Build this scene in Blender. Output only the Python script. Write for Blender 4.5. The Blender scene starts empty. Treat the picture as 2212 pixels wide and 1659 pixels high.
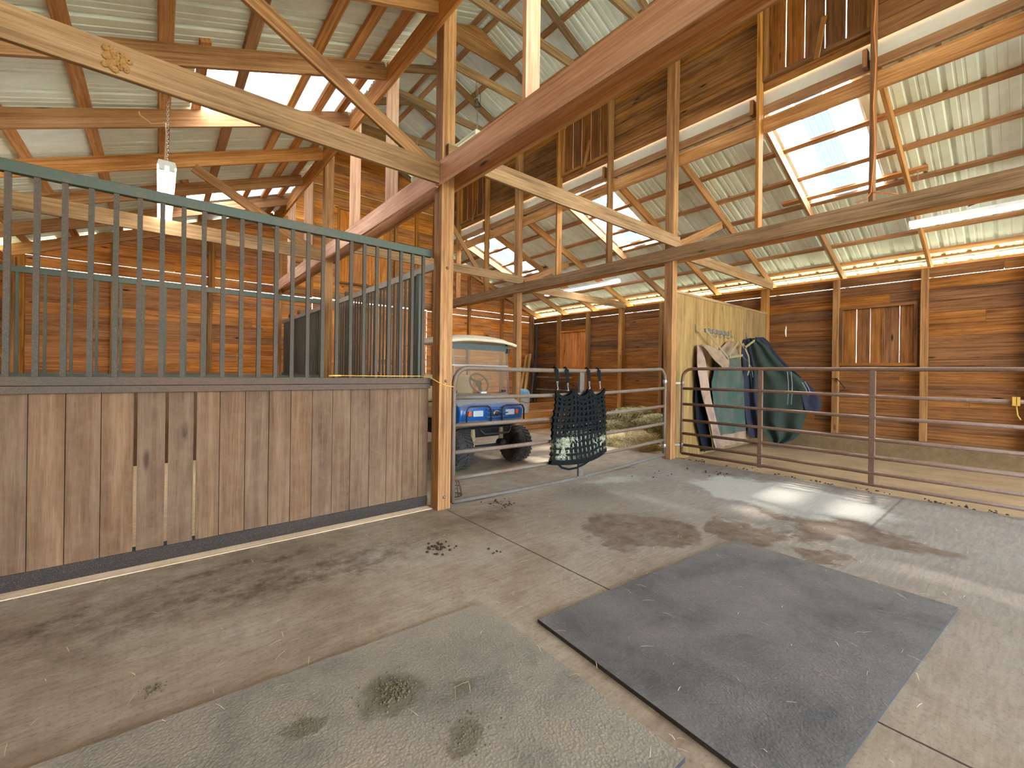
import bpy, math, random
from mathutils import Vector, Matrix, noise
random.seed(7)
V = Vector
scene = bpy.context.scene
COL = scene.collection
Z = V((0, 0, 1))

# ------------------------------------------------------------------ camera
F_PX, W_PX, H_PX = 927.08, 2212.0, 1659.0
yaw, roll = math.radians(39.494), math.radians(0.7918)
fw = V((math.sin(yaw), math.cos(yaw), 0)); rt = V((math.cos(yaw), -math.sin(yaw), 0))
cr, sr = math.cos(roll), math.sin(roll)
R2 = cr*rt + sr*Z; U2 = -sr*rt + cr*Z
cam_d = bpy.data.cameras.new('camera'); cam = bpy.data.objects.new('camera', cam_d); COL.objects.link(cam)
cam.matrix_world = Matrix(((R2.x, U2.x, -fw.x, 0), (R2.y, U2.y, -fw.y, 0), (R2.z, U2.z, -fw.z, 1.33), (0, 0, 0, 1)))
cam_d.sensor_width = 36.0; cam_d.lens = F_PX/W_PX*36.0
cam_d.shift_y = -(H_PX/2 - 804.9)/W_PX
cam_d.clip_start = 0.02; cam_d.clip_end = 300
scene.camera = cam

# ------------------------------------------------------------------ materials
def lin(c):
    c = c/255.0
    return c/12.92 if c <= 0.04045 else ((c+0.055)/1.055)**2.4
def rgb(r, g, b): return (lin(r), lin(g), lin(b), 1.0)

class NT:
    def __init__(s, name):
        s.m = bpy.data.materials.new(name); s.m.use_nodes = True
        s.t = s.m.node_tree; s.t.nodes.clear()
        s.out = s.n('ShaderNodeOutputMaterial')
        s.b = s.n('ShaderNodeBsdfPrincipled'); s.l(s.b.outputs[0], s.out.inputs[0])
    def n(s, typ, **kw):
        nd = s.t.nodes.new(typ)
        for k, v in kw.items(): setattr(nd, k, v)
        return nd
    def l(s, a, b): s.t.links.new(a, b)
    def set(s, nd, **kw):
        for k, v in kw.items():
            nd.inputs[k.replace('_', ' ')].default_value = v
    def val(s, inp, v):
        if hasattr(v, 'links') or hasattr(v, 'is_linked'): s.l(v, inp)
        else: inp.default_value = v
    def math(s, op, a, b=None, clamp=False):
        nd = s.n('ShaderNodeMath', operation=op); nd.use_clamp = clamp
        s.val(nd.inputs[0], a)
        if b is not None: s.val(nd.inputs[1], b)
        return nd.outputs[0]
    def mix(s, fac, a, b, typ='MIX'):
        nd = s.n('ShaderNodeMix', data_type='RGBA', blend_type=typ)
        s.val(nd.inputs[0], fac); s.val(nd.inputs[6], a); s.val(nd.inputs[7], b)
        return nd.outputs[2]
    def ramp(s, fac, pts):
        nd = s.n('ShaderNodeValToRGB'); s.l(fac, nd.inputs[0])
        el = nd.color_ramp.elements
        while len(el) < len(pts): el.new(0.5)
        for e, (p, c) in zip(el, pts):
            e.position = p; e.color = c if len(c) == 4 else (*c, 1)
        return nd.outputs[0]
    def rng(s, v, a, b, c=0.0, d=1.0):
        nd = s.n('ShaderNodeMapRange'); nd.clamp = True
        s.val(nd.inputs[0], v)
        for i, q in enumerate((a, b, c, d)): nd.inputs[i+1].default_value = q
        return nd.outputs[0]
    def noise(s, vec, scale, detail=4, rough=0.55, dist=0.0):
        nd = s.n('ShaderNodeTexNoise'); nd.inputs['Scale'].default_value = scale
        nd.inputs['Detail'].default_value = detail; nd.inputs['Roughness'].default_value = rough
        nd.inputs['Distortion'].default_value = dist
        if vec is not None: s.l(vec, nd.inputs['Vector'])
        return nd.outputs[0]
    def mapping(s, vec, loc=(0, 0, 0), rot=(0, 0, 0), sc=(1, 1, 1), typ='POINT'):
        nd = s.n('ShaderNodeMapping', vector_type=typ); s.l(vec, nd.inputs[0])
        nd.inputs[1].default_value = loc; nd.inputs[2].default_value = rot; nd.inputs[3].default_value = sc
        return nd.outputs[0]
    def bump(s, h, st=0.3, d=0.01):
        nd = s.n('ShaderNodeBump'); nd.inputs['Strength'].default_value = st; nd.inputs['Distance'].default_value = d
        s.l(h, nd.inputs['Height']); s.l(nd.outputs[0], s.b.inputs['Normal'])
    def geo(s): return s.n('ShaderNodeNewGeometry').outputs['Position']
    def uv(s): return s.n('ShaderNodeUVMap').outputs[0]
    def rnd(s):
        a = s.n('ShaderNodeAttribute'); a.attribute_name = 'rnd'; return a.outputs['Fac']

def wood(name, dark=0, mid=0, light=0, rough=0.75, knots=0.9, stain=0.0, stain_c=(0.05, 0.035, 0.02, 1), grain=1.0, dust=None, vr=(0.68, 1.25)):
    s = NT(name)
    uv = s.uv(); r = s.rnd()
    wob = s.noise(s.mapping(uv, sc=(1.1, 5, 1)), 1.0, 3)
    base = s.noise(s.mapping(uv, sc=(0.9, 38*grain, 1)), 1.0, 6, 0.62, 0.6)
    fine = s.noise(s.mapping(uv, sc=(7, 190*grain, 1)), 1.0, 3, 0.6)
    g = s.math('ADD', s.math('MULTIPLY', base, 0.7), s.math('MULTIPLY', fine, 0.3))
    g = s.math('ADD', g, s.math('MULTIPLY', s.math('SUBTRACT', wob, 0.5), 0.45))
    c = s.ramp(g, [(0.33, dark), (0.5, mid), (0.67, light)])
    # knots
    vo = s.n('ShaderNodeTexVoronoi'); vo.inputs['Scale'].default_value = 1.0
    s.l(s.mapping(uv, sc=(1.5, 5.5, 1)), vo.inputs['Vector'])
    vs = s.n('ShaderNodeSeparateColor'); s.l(vo.outputs['Color'], vs.inputs[0])
    kn = s.rng(vo.outputs['Distance'], 0.05, 0.13, 1.0, 0.0)
    kn = s.math('MULTIPLY', kn, s.rng(vs.outputs[0], 0.45, 0.5, 0.0, knots))
    c = s.mix(kn, c, tuple(0.28*x for x in dark[:3])+(1,))
    # board to board variation
    hv = s.n('ShaderNodeHueSaturation'); s.l(c, hv.inputs['Color'])
    s.l(s.rng(r, 0, 1, 0.93, 1.08), hv.inputs['Saturation']); s.l(s.rng(r, 0, 1, *vr), hv.inputs['Value'])
    c = hv.outputs[0]
    if stain:
        sm = s.noise(s.mapping(uv, sc=(0.8, 4.5, 1)), 1.3, 6, 0.7, 0.5)
        c = s.mix(s.rng(sm, 0.50, 0.72, 0.0, stain), c, stain_c)
    if dust:
        dm = s.noise(s.geo(), 9.0, 7, 0.75)
        c = s.mix(s.rng(dm, 0.45, 0.75, 0.0, 0.55), c, dust)
    s.l(c, s.b.inputs['Base Color']); s.b.inputs['Roughness'].default_value = rough
    s.b.inputs['Specular IOR Level'].default_value = 0.25
    s.bump(g, 0.35, 0.004)
    return s.m

def metal(name, c1, c2, scale=30.0, lo=0.42, hi=0.6, rough=0.6, met=0.0, bump=0.15, dust=None):
    s = NT(name); p = s.geo()
    n = s.math('ADD', s.math('MULTIPLY', s.noise(p, scale, 8, 0.7), 0.6), s.math('MULTIPLY', s.noise(p, 2.3, 3), 0.4))
    c = s.mix(s.rng(n, lo, hi), c1, c2)
    if dust: c = s.mix(s.rng(s.noise(p, 160, 3, 0.7), 0.52, 0.68, 0, 0.8), c, dust)
    s.l(c, s.b.inputs['Base Color']); s.b.inputs['Roughness'].default_value = rough; s.b.inputs['Metallic'].default_value = met
    if bump: s.bump(n, bump, 0.004)
    return s.m

def plain(name, c, rough=0.6, met=0.0, var=0.0, scale=12, spec=0.4):
    s = NT(name)
    if var:
        n = s.noise(s.geo(), scale, 5, 0.65)
        c2 = tuple(max(0, x*(1-var)) for x in c[:3])+(1,)
        s.l(s.mix(s.rng(n, 0.35, 0.7), c, c2), s.b.inputs['Base Color'])
    else: s.b.inputs['Base Color'].default_value = c
    s.b.inputs['Roughness'].default_value = rough; s.b.inputs['Metallic'].default_value = met
    s.b.inputs['Specular IOR Level'].default_value = spec
    return s.m

def emit(name, c, st):
    s = NT(name); e = s.n('ShaderNodeEmission'); e.inputs[0].default_value = c; e.inputs[1].default_value = st
    s.l(e.outputs[0], s.out.inputs[0]); return s.m

M = {}
M['beam'] = wood('sawn_pine_pinkish', rgb(172, 126, 98), rgb(212, 170, 142), rgb(234, 200, 174), knots=0.5)
M['tie'] = wood('weathered_pine', rgb(98, 76, 52), rgb(142, 112, 79), rgb(170, 140, 106), knots=0.8)
M['post'] = wood('post_pine', rgb(112, 76, 46), rgb(150, 108, 68), rgb(186, 144, 94), knots=0.7)
M['rafter'] = wood('rafter_pine', rgb(132, 88, 50), rgb(172, 124, 78), rgb(200, 154, 108), knots=0.9)
M['purlin'] = wood('purlin_pine', rgb(142, 94, 54), rgb(184, 136, 90), rgb(212, 166, 118), knots=0.6)
M['stud'] = wood('stud_pine', rgb(108, 68, 30), rgb(150, 104, 54), rgb(180, 134, 80), knots=0.7)
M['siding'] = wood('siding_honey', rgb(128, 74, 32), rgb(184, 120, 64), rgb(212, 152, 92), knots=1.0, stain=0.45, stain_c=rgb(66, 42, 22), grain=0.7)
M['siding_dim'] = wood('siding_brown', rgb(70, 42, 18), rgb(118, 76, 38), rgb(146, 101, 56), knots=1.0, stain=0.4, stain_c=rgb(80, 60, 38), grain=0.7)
M['clere'] = wood('siding_stained', rgb(84, 54, 26), rgb(138, 94, 52), rgb(168, 120, 72), knots=1.0, stain=0.75, stain_c=rgb(52, 36, 22), grain=0.7)
M['shutter'] = wood('shutter_boards', rgb(84, 50, 22), rgb(128, 82, 42), rgb(156, 106, 62), knots=0.8, stain=0.4, stain_c=rgb(54, 38, 24), grain=0.7)
M['plank'] = wood('stall_planks', rgb(84, 60, 42), rgb(106, 80, 58), rgb(126, 100, 76), vr=(0.86, 1.1), knots=0.7, stain=0.35, stain_c=rgb(76, 56, 40), grain=0.6, dust=rgb(124, 104, 80))
M['ply'] = wood('plywood_sheet', rgb(104, 80, 44), rgb(134, 108, 66), rgb(154, 128, 84), knots=0.6, grain=0.35, stain=0.25, stain_c=rgb(132, 116, 84))
M['crate'] = wood('crate_wood', rgb(110, 70, 36), rgb(150, 102, 58), rgb(178, 132, 84))
M['pole'] = wood('pole_wood', rgb(150, 112, 66), rgb(186, 148, 96), rgb(206, 172, 122), knots=0.2)
M['strip'] = wood('pale_strip', rgb(198, 174, 142), rgb(216, 194, 164), rgb(228, 208, 180), knots=0.1)
M['green_steel'] = metal('green_grey_steel', rgb(62, 74, 62), rgb(96, 76, 58), 40, 0.50, 0.66, 0.6)
M['bar_steel'] = metal('rusted_bar_steel', rgb(58, 58, 48), rgb(82, 64, 50), 60, 0.42, 0.60, 0.75, dust=rgb(100, 86, 72))
M['ledge_steel'] = metal('rusted_ledge_steel', rgb(70, 64, 54), rgb(92, 68, 54), 45, 0.40, 0.60, 0.8, dust=rgb(110, 92, 76))
M['light_steel'] = metal('pale_galvanised', rgb(158, 154, 146), rgb(122, 116, 106), 25, 0.4, 0.7, 0.5, 0.2)
M['gate_mix'] = metal('gate_worn_galvanised', rgb(100, 95, 85), rgb(104, 72, 52), 30, 0.42, 0.58, 0.6, 0.1, dust=rgb(136, 118, 98))
M['gate_galv'] = metal('gate_galvanised', rgb(98, 97, 92), rgb(90, 76, 62), 30, 0.42, 0.6, 0.65, 0.1)
M['gate_rust'] = metal('gate_rust_brown', rgb(112, 86, 70), rgb(88, 60, 44), 36, 0.45, 0.65, 0.6, 0.0, dust=rgb(132, 104, 84))
M['dark_base'] = metal('dark_base_rail', rgb(42, 35, 31), rgb(64, 52, 44), 60, 0.5, 0.7, 0.9, dust=rgb(92, 80, 68))
M['chrome'] = plain('bright_steel', rgb(168, 166, 160), 0.35, 0.9)
M['bolt'] = plain('zinc_bolt', rgb(120, 110, 100), 0.45, 0.6)
M['black'] = plain('black_plastic', rgb(30, 30, 32), 0.5)
M['black_tube'] = plain('black_tube', rgb(38, 38, 40), 0.4)
M['tire'] = metal('dusty_tire', rgb(44, 42, 42), rgb(84, 74, 64), 18, 0.45, 0.75, 0.85)
M['rim'] = metal('dusty_rim', rgb(96, 84, 72), rgb(70, 58, 50), 18, 0.4, 0.7, 0.6, 0.2)
M['cream'] = plain('cream_plastic', rgb(206, 194, 168), 0.5, var=0.15)
M['seat'] = plain('beige_vinyl', rgb(178, 160, 122), 0.5, var=0.1)
M['lens'] = plain('lamp_glass', rgb(196, 206, 212), 0.12, 0.2)
M['orange'] = plain('amber_lens', rgb(206, 96, 30), 0.25)
M['white'] = plain('white_paint', rgb(222, 222, 214), 0.45, var=0.06)
M['flash'] = plain('white_flashing', rgb(206, 204, 190), 0.5, var=0.08)
M['grey_box'] = plain('grey_metal_box', rgb(128, 138, 126), 0.55, var=0.15)
M['pipe'] = plain('dark_pipe', rgb(62, 56, 56), 0.6, var=0.2)
M['alu'] = plain('ladder_aluminium', rgb(188, 188, 182), 0.35, 0.6)
M['yellow'] = plain('yellow_cord', rgb(214, 172, 76), 0.7)
M['orange_cord'] = plain('orange_cord', rgb(214, 116, 48), 0.6)
M['tan_cable'] = plain('tan_cable', rgb(196, 156, 108), 0.6)
M['teal'] = plain('teal_grip', rgb(24, 150, 124), 0.45)
M['strap'] = plain('black_webbing', rgb(20, 24, 24), 0.8, var=0.3, scale=60, spec=.1)
M['strap_blue'] = plain('navy_webbing', rgb(22, 27, 36), 0.8, var=0.3, scale=60, spec=.1)
M['tan'] = metal('tan_canvas', rgb(134, 112, 90), rgb(96, 78, 60), 5, 0.44, 0.66, 0.9)
M['pink_tan'] = metal('dusty_tan_lining', rgb(150, 126, 110), rgb(112, 90, 72), 5, 0.44, 0.66, 0.9)
M['green_cloth'] = metal('faded_green_canvas', rgb(40, 64, 57), rgb(86, 80, 66), 5, 0.44, 0.66, 0.9)
M['deep_green'] = metal('deep_green_canvas', rgb(16, 36, 26), rgb(38, 42, 30), 5, 0.44, 0.66, 0.9)
M['navy'] = plain('navy_canvas', rgb(20, 22, 42), 0.8, var=0.3, scale=8)
M['webbing'] = plain('olive_webbing', rgb(128, 116, 86), 0.85, var=0.15, scale=40)
M['piping'] = plain('grey_piping', rgb(126, 130, 134), 0.7)
M['rust'] = plain('rusty_wire', rgb(92, 62, 44), 0.8, var=0.3, scale=60)
M['wire'] = plain('dark_wire', rgb(56, 52, 48), 0.6)
M['manure'] = plain('dark_crumbs', rgb(66, 54, 38), 0.95, var=0.4, scale=60)
M['droppings'] = plain('dry_droppings', rgb(104, 98, 68), 0.95, var=0.45, scale=80)
M['mud'] = plain('mud_nest', rgb(168, 126, 74), 0.95, var=0.35, scale=60)
M['bluebag'] = plain('blue_rag', rgb(108, 150, 170), 0.8, var=0.3, scale=40)
M['bucket'] = plain('white_bucket', rgb(206, 206, 202), 0.5, var=0.1)
M['tube'] = emit('lit_tube', (1.0, 0.97, 0.90, 1), 10.0)
M['band'] = plain('dark_sun_band', rgb(62, 72, 70), 0.5)
M['skull'] = plain('worn_grey_plate', rgb(122, 116, 106), 0.6, 0.4, var=0.3)

def mat_cart():
    s = NT('dusty_blue_paint'); p = s.geo()
    nrm = s.n('ShaderNodeNewGeometry').outputs['True Normal']
    sx = s.n('ShaderNodeSeparateXYZ'); s.l(nrm, sx.inputs[0])
    n = s.noise(p, 7, 6, 0.7)
    d = s.math('MULTIPLY', s.rng(s.math('ABSOLUTE', sx.outputs[2]), 0.3, 0.8), s.rng(n, 0.25, 0.6, 0.45, 1.0))
    s.l(s.mix(d, rgb(26, 84, 152), rgb(142, 136, 122)), s.b.inputs['Base Color'])
    s.l(s.rng(d, 0, 1, 0.28, 0.8), s.b.inputs['Roughness'])
    return s.m
M['cart'] = mat_cart()

def mat_glass():
    s = NT('tinted_dusty_windscreen')
    tr = s.n('ShaderNodeBsdfTransparent'); tr.inputs[0].default_value = (0.80, 0.76, 0.70, 1)
    df = s.n('ShaderNodeBsdfDiffuse'); df.inputs[0].default_value = rgb(170, 152, 128)
    gl = s.n('ShaderNodeBsdfGlossy'); gl.inputs[1].default_value = 0.08
    m1 = s.n('ShaderNodeMixShader'); m1.inputs[0].default_value = 0.30
    s.l(tr.outputs[0], m1.inputs[1]); s.l(df.outputs[0], m1.inputs[2])
    m2 = s.n('ShaderNodeMixShader'); m2.inputs[0].default_value = 0.04
    s.l(m1.outputs[0], m2.inputs[1]); s.l(gl.outputs[0], m2.inputs[2])
    s.l(m2.outputs[0], s.out.inputs[0]); return s.m
M['glass'] = mat_glass()

def mat_sky(name, trc, tlc, f):
    s = NT(name)
    tr = s.n('ShaderNodeBsdfTransparent'); tr.inputs[0].default_value = trc
    tl = s.n('ShaderNodeBsdfTranslucent'); tl.inputs[0].default_value = tlc
    m1 = s.n('ShaderNodeMixShader'); m1.inputs[0].default_value = f
    s.l(tr.outputs[0], m1.inputs[1]); s.l(tl.outputs[0], m1.inputs[2])
    s.l(m1.outputs[0], s.out.inputs[0]); return s.m
M['skylight'] = mat_sky('skylight_fibreglass', (0.9, 0.86, 0.84, 1), (0.92, 0.88, 0.86, 1), 0.90)
M['skyblue'] = mat_sky('skylight_clear_ribbed', (0.08, 0.1, 0.12, 1), (0.030, 0.035, 0.039, 1), 0.995)

M['skypale'] = mat_sky('skylight_pale_ribbed', (0.05, 0.05, 0.05, 1), (0.16, 0.148, 0.138, 1), 1.0)
def mat_roof():
    s = NT('pale_green_roof_sheet'); p = s.geo()
    n = s.noise(p, 3.0, 5, 0.6)
    s.l(s.mix(s.rng(n, 0.35, 0.7), rgb(232, 244, 236), rgb(216, 226, 212)), s.b.inputs['Base Color'])
    s.b.inputs['Roughness'].default_value = 0.42; return s.m
M['roof'] = mat_roof()

def mat_floor():
    s = NT('dusty_concrete'); p = s.geo()
    n1 = s.noise(p, 1.1, 6, 0.62, 0.3); n2 = s.noise(p, 7.0, 8, 0.72); n3 = s.noise(p, 55, 4, 0.7)
    c = s.ramp(n1, [(0.34, rgb(128, 113, 94)), (0.5, rgb(154, 140, 120)), (0.66, rgb(168, 158, 142))])
    # greyer towards the gate side of the aisle
    sp = s.n('ShaderNodeSeparateXYZ'); s.l(p, sp.inputs[0])
    gx = s.math('ADD', sp.outputs[0], s.math('MULTIPLY', s.math('SUBTRACT', n1, 0.5), 2.5))
    c = s.mix(s.math('MULTIPLY', s.rng(gx, 1.6, 4.2, 0.0, 0.75), s.rng(sp.outputs[1], 3.3, 4.0, 1.0, 0.15)), c, s.ramp(n2, [(0.34, rgb(96, 95, 93)), (0.66, rgb(134, 133, 130))]))
    c = s.mix(s.rng(n2, 0.46, 0.72, 0.0, 0.55), c, rgb(118, 98, 76))
    c = s.mix(s.rng(n3, 0.52, 0.70, 0.0, 0.5), c, rgb(92, 76, 58))
    st = s.noise(s.mapping(p, rot=(0, 0, .25), sc=(5, 34, 1)), 1.0, 6, 0.7, 0.8)
    c = s.mix(s.rng(st, 0.48, 0.68, 0.0, 0.28), c, rgb(92, 76, 58))
    c = s.mix(s.rng(st, 0.50, 0.30, 0.0, 0.14), c, rgb(196, 182, 160))
    dn = s.n('ShaderNodeTexNoise'); dn.inputs['Scale'].default_value = 2.2; dn.inputs['Detail'].default_value = 7; dn.inputs['Roughness'].default_value = 0.62
    s.l(p, dn.inputs['Vector'])
    off = s.n('ShaderNodeVectorMath', operation='MULTIPLY_ADD'); s.l(dn.outputs['Color'], off.inputs[0])
    off.inputs[1].default_value = (0.9, 0.9, 0); s.l(p, off.inputs[2])
    pw = s.mapping(off.outputs[0], loc=(-0.45, -0.45, 0))
    def ell(cx, cy, a, b, rot=0.0, soft=0.12):
        q = s.mapping(pw, loc=(cx, cy, 0), rot=(0, 0, rot), sc=(a, b, 1000), typ='TEXTURE')
        ln = s.n('ShaderNodeVectorMath', operation='LENGTH'); s.l(q, ln.inputs[0])
        return s.rng(ln.outputs['Value'], 1.0, 1.0-soft, 0.0, 1.0)
    def union(L):
        o = L[0]
        for q in L[1:]: o = s.math('MAXIMUM', o, q)
        return o
    wet = union([ell(3.2, 2.1, 0.50, 0.46), ell(3.85, 1.55, 0.30, 0.30), ell(4.72, 1.15, 0.28, 0.85, -0.1), ell(4.3, 1.2, 0.3, 0.2), ell(3.78, 1.02, 0.2, 0.16), ell(2.9, 2.2, 0.2, 0.3)])
    wetb = s.math('MULTIPLY', wet, s.rng(n2, 0.3, 0.6, 0.4, 1.0))
    c = s.mix(s.math('MULTIPLY', wetb, 0.88), c, rgb(84, 66, 49))
    dark = union([ell(0.35, 3.36, 1.0, 0.16, 0.06, 0.9), ell(-0.45, 3.1, 0.6, 0.2, 0.3, 0.9), ell(2.5, 3.2, 0.5, 0.22, 0, 0.9), ell(0.7, 3.0, 1.6, 0.35, 0.05, 0.9), ell(6.0, 2.6, 0.5, 0.9, 0, 0.9)])
    dark = s.math('MULTIPLY', dark, s.rng(n2, 0.38, 0.62))
    c = s.mix(s.math('MULTIPLY', dark, 0.8), c, rgb(66, 54, 42))
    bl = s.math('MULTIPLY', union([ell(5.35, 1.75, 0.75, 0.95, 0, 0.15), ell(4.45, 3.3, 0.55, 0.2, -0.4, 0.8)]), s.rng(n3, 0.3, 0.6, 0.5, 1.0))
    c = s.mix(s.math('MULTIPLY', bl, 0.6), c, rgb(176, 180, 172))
    # control joints
    def joint(axis, v, w=0.004):
        d = s.math('ABSOLUTE', s.math('SUBTRACT', s.math('ADD', sp.outputs[axis], s.math('MULTIPLY', s.math('SUBTRACT', n2, 0.5), 0.012)), v))
        return s.rng(d, w, w*1.8, 1.0, 0.0)
    j = s.math('MULTIPLY', joint(0, 2.16), s.rng(sp.outputs[1], 3.55, 3.6, 1.0, 0.0))
    j2 = s.math('MULTIPLY', joint(1, 0.90, 0.008), s.math('MULTIPLY', s.rng(sp.outputs[0], 4.7, 4.8), 0.45))
    c = s.mix(s.math('MAXIMUM', j, j2), c, rgb(56, 44, 34))
    s.l(c, s.b.inputs['Base Color'])
    s.l(s.math('SUBTRACT', s.rng(n2, 0.3, 0.7, 0.62, 0.85), s.math('MULTIPLY', wet, 0.22)), s.b.inputs['Roughness'])
    s.b.inputs['Specular IOR Level'].default_value = 0.3
    s.bump(s.math('ADD', n2, s.math('MULTIPLY', n3, 0.4)), 0.35, 0.006)
    return s.m
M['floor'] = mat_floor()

def mat_dirt():
    s = NT('packed_dirt'); p = s.geo()
    n = s.noise(p, 2.5, 8, 0.7); n2 = s.noise(p, 40, 5, 0.7)
    c = s.ramp(n, [(0.3, rgb(118, 96, 66)), (0.6, rgb(146, 122, 88)), (0.8, rgb(162, 140, 106))])
    c = s.mix(s.rng(n2, 0.5, 0.75, 0, 0.5), c, rgb(112, 88, 58))
    s.l(c, s.b.inputs['Base Color']); s.b.inputs['Roughness'].default_value = 0.95; s.bump(n2, 0.5, 0.01); return s.m
M['dirt'] = mat_dirt()
M['ground'] = plain('outside_ground', rgb(170, 166, 128), 0.95, var=0.3, scale=1.2)
M['shavings'] = plain('pale_shavings', rgb(226, 204, 164), 0.95, var=.3, scale=30)
M['curb'] = metal('dirty_concrete_curb', rgb(112, 92, 60), rgb(84, 66, 40), 9, 0.4, 0.65, 0.95)

def mat_mat(name, a, b, d, stains=()):
    s = NT(name); p = s.geo()
    n = s.noise(p, 2.4, 7, 0.68, 0.4); n2 = s.noise(p, 30, 6, 0.75)
    c = s.ramp(n, [(0.32, d), (0.5, a), (0.68, b)])
    c = s.mix(s.rng(n2, 0.5, 0.75, 0, 0.35), c, rgb(140, 118, 94))
    if stains:
        dn = s.n('ShaderNodeTexNoise'); dn.inputs['Scale'].default_value = 9; dn.inputs['Detail'].default_value = 5; s.l(p, dn.inputs['Vector'])
        off = s.n('ShaderNodeVectorMath', operation='MULTIPLY_ADD'); s.l(dn.outputs['Color'], off.inputs[0]); off.inputs[1].default_value = (.16, .16, 0); s.l(p, off.inputs[2])
        for (cx, cy, a_, b_) in stains:
            q = s.mapping(s.mapping(off.outputs[0], loc=(-.08, -.08, 0)), loc=(cx, cy, 0), sc=(a_, b_, 1000), typ='TEXTURE')
            ln = s.n('ShaderNodeVectorMath', operation='LENGTH'); s.l(q, ln.inputs[0])
            c = s.mix(s.math('MULTIPLY', s.rng(ln.outputs['Value'], 1.0, .7), .75), c, rgb(92, 86, 66))
    vo = s.n('ShaderNodeTexVoronoi'); vo.inputs['Scale'].default_value = 85; s.l(p, vo.inputs['Vector'])
    c = s.mix(s.rng(vo.outputs['Distance'], 0.25, 0.55, 0.0, 0.28), c, d)
    s.l(c, s.b.inputs['Base Color']); s.b.inputs['Roughness'].default_value = 0.7
    s.b.inputs['Specular IOR Level'].default_value = 0.35
    s.bump(vo.outputs['Distance'], 0.5, 0.004); return s.m
M['mat_a'] = mat_mat('dark_rubber_mat', rgb(98, 97, 94), rgb(114, 110, 102), rgb(70, 71, 73))
M['mat_b'] = mat_mat('dusty_rubber_mat', rgb(140, 134, 119), rgb(156, 144, 125), rgb(110, 107, 98), stains=((.75, 1.64, .15, .13), (.43, 1.70, .10, .05), (.86, 1.30, .09, .08), (1.0, 1.5, .07, .05)))
M['mat_edge'] = plain('rubber_edge', rgb(58, 58, 58), 0.7, var=0.3, scale=30)

def mat_hay(name, a, b, c_):
    s = NT(name); r = s.rnd()
    s.l(s.ramp(r, [(0.0, a), (0.5, b), (1.0, c_)]), s.b.inputs['Base Color']); s.b.inputs['Roughness'].default_value = 0.9
    return s.m
M['hay'] = mat_hay('green_hay', rgb(104, 98, 56), rgb(168, 164, 112), rgb(216, 212, 168))
M['hay_pale'] = mat_hay('pale_hay', rgb(170, 152, 100), rgb(212, 198, 150), rgb(236, 226, 190))
M['hay_grey'] = mat_hay('bleached_hay', rgb(112, 114, 88), rgb(156, 160, 134), rgb(190, 196, 174))
M['straw'] = mat_hay('straw_bits', rgb(150, 128, 88), rgb(196, 178, 138), rgb(224, 212, 180))

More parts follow.
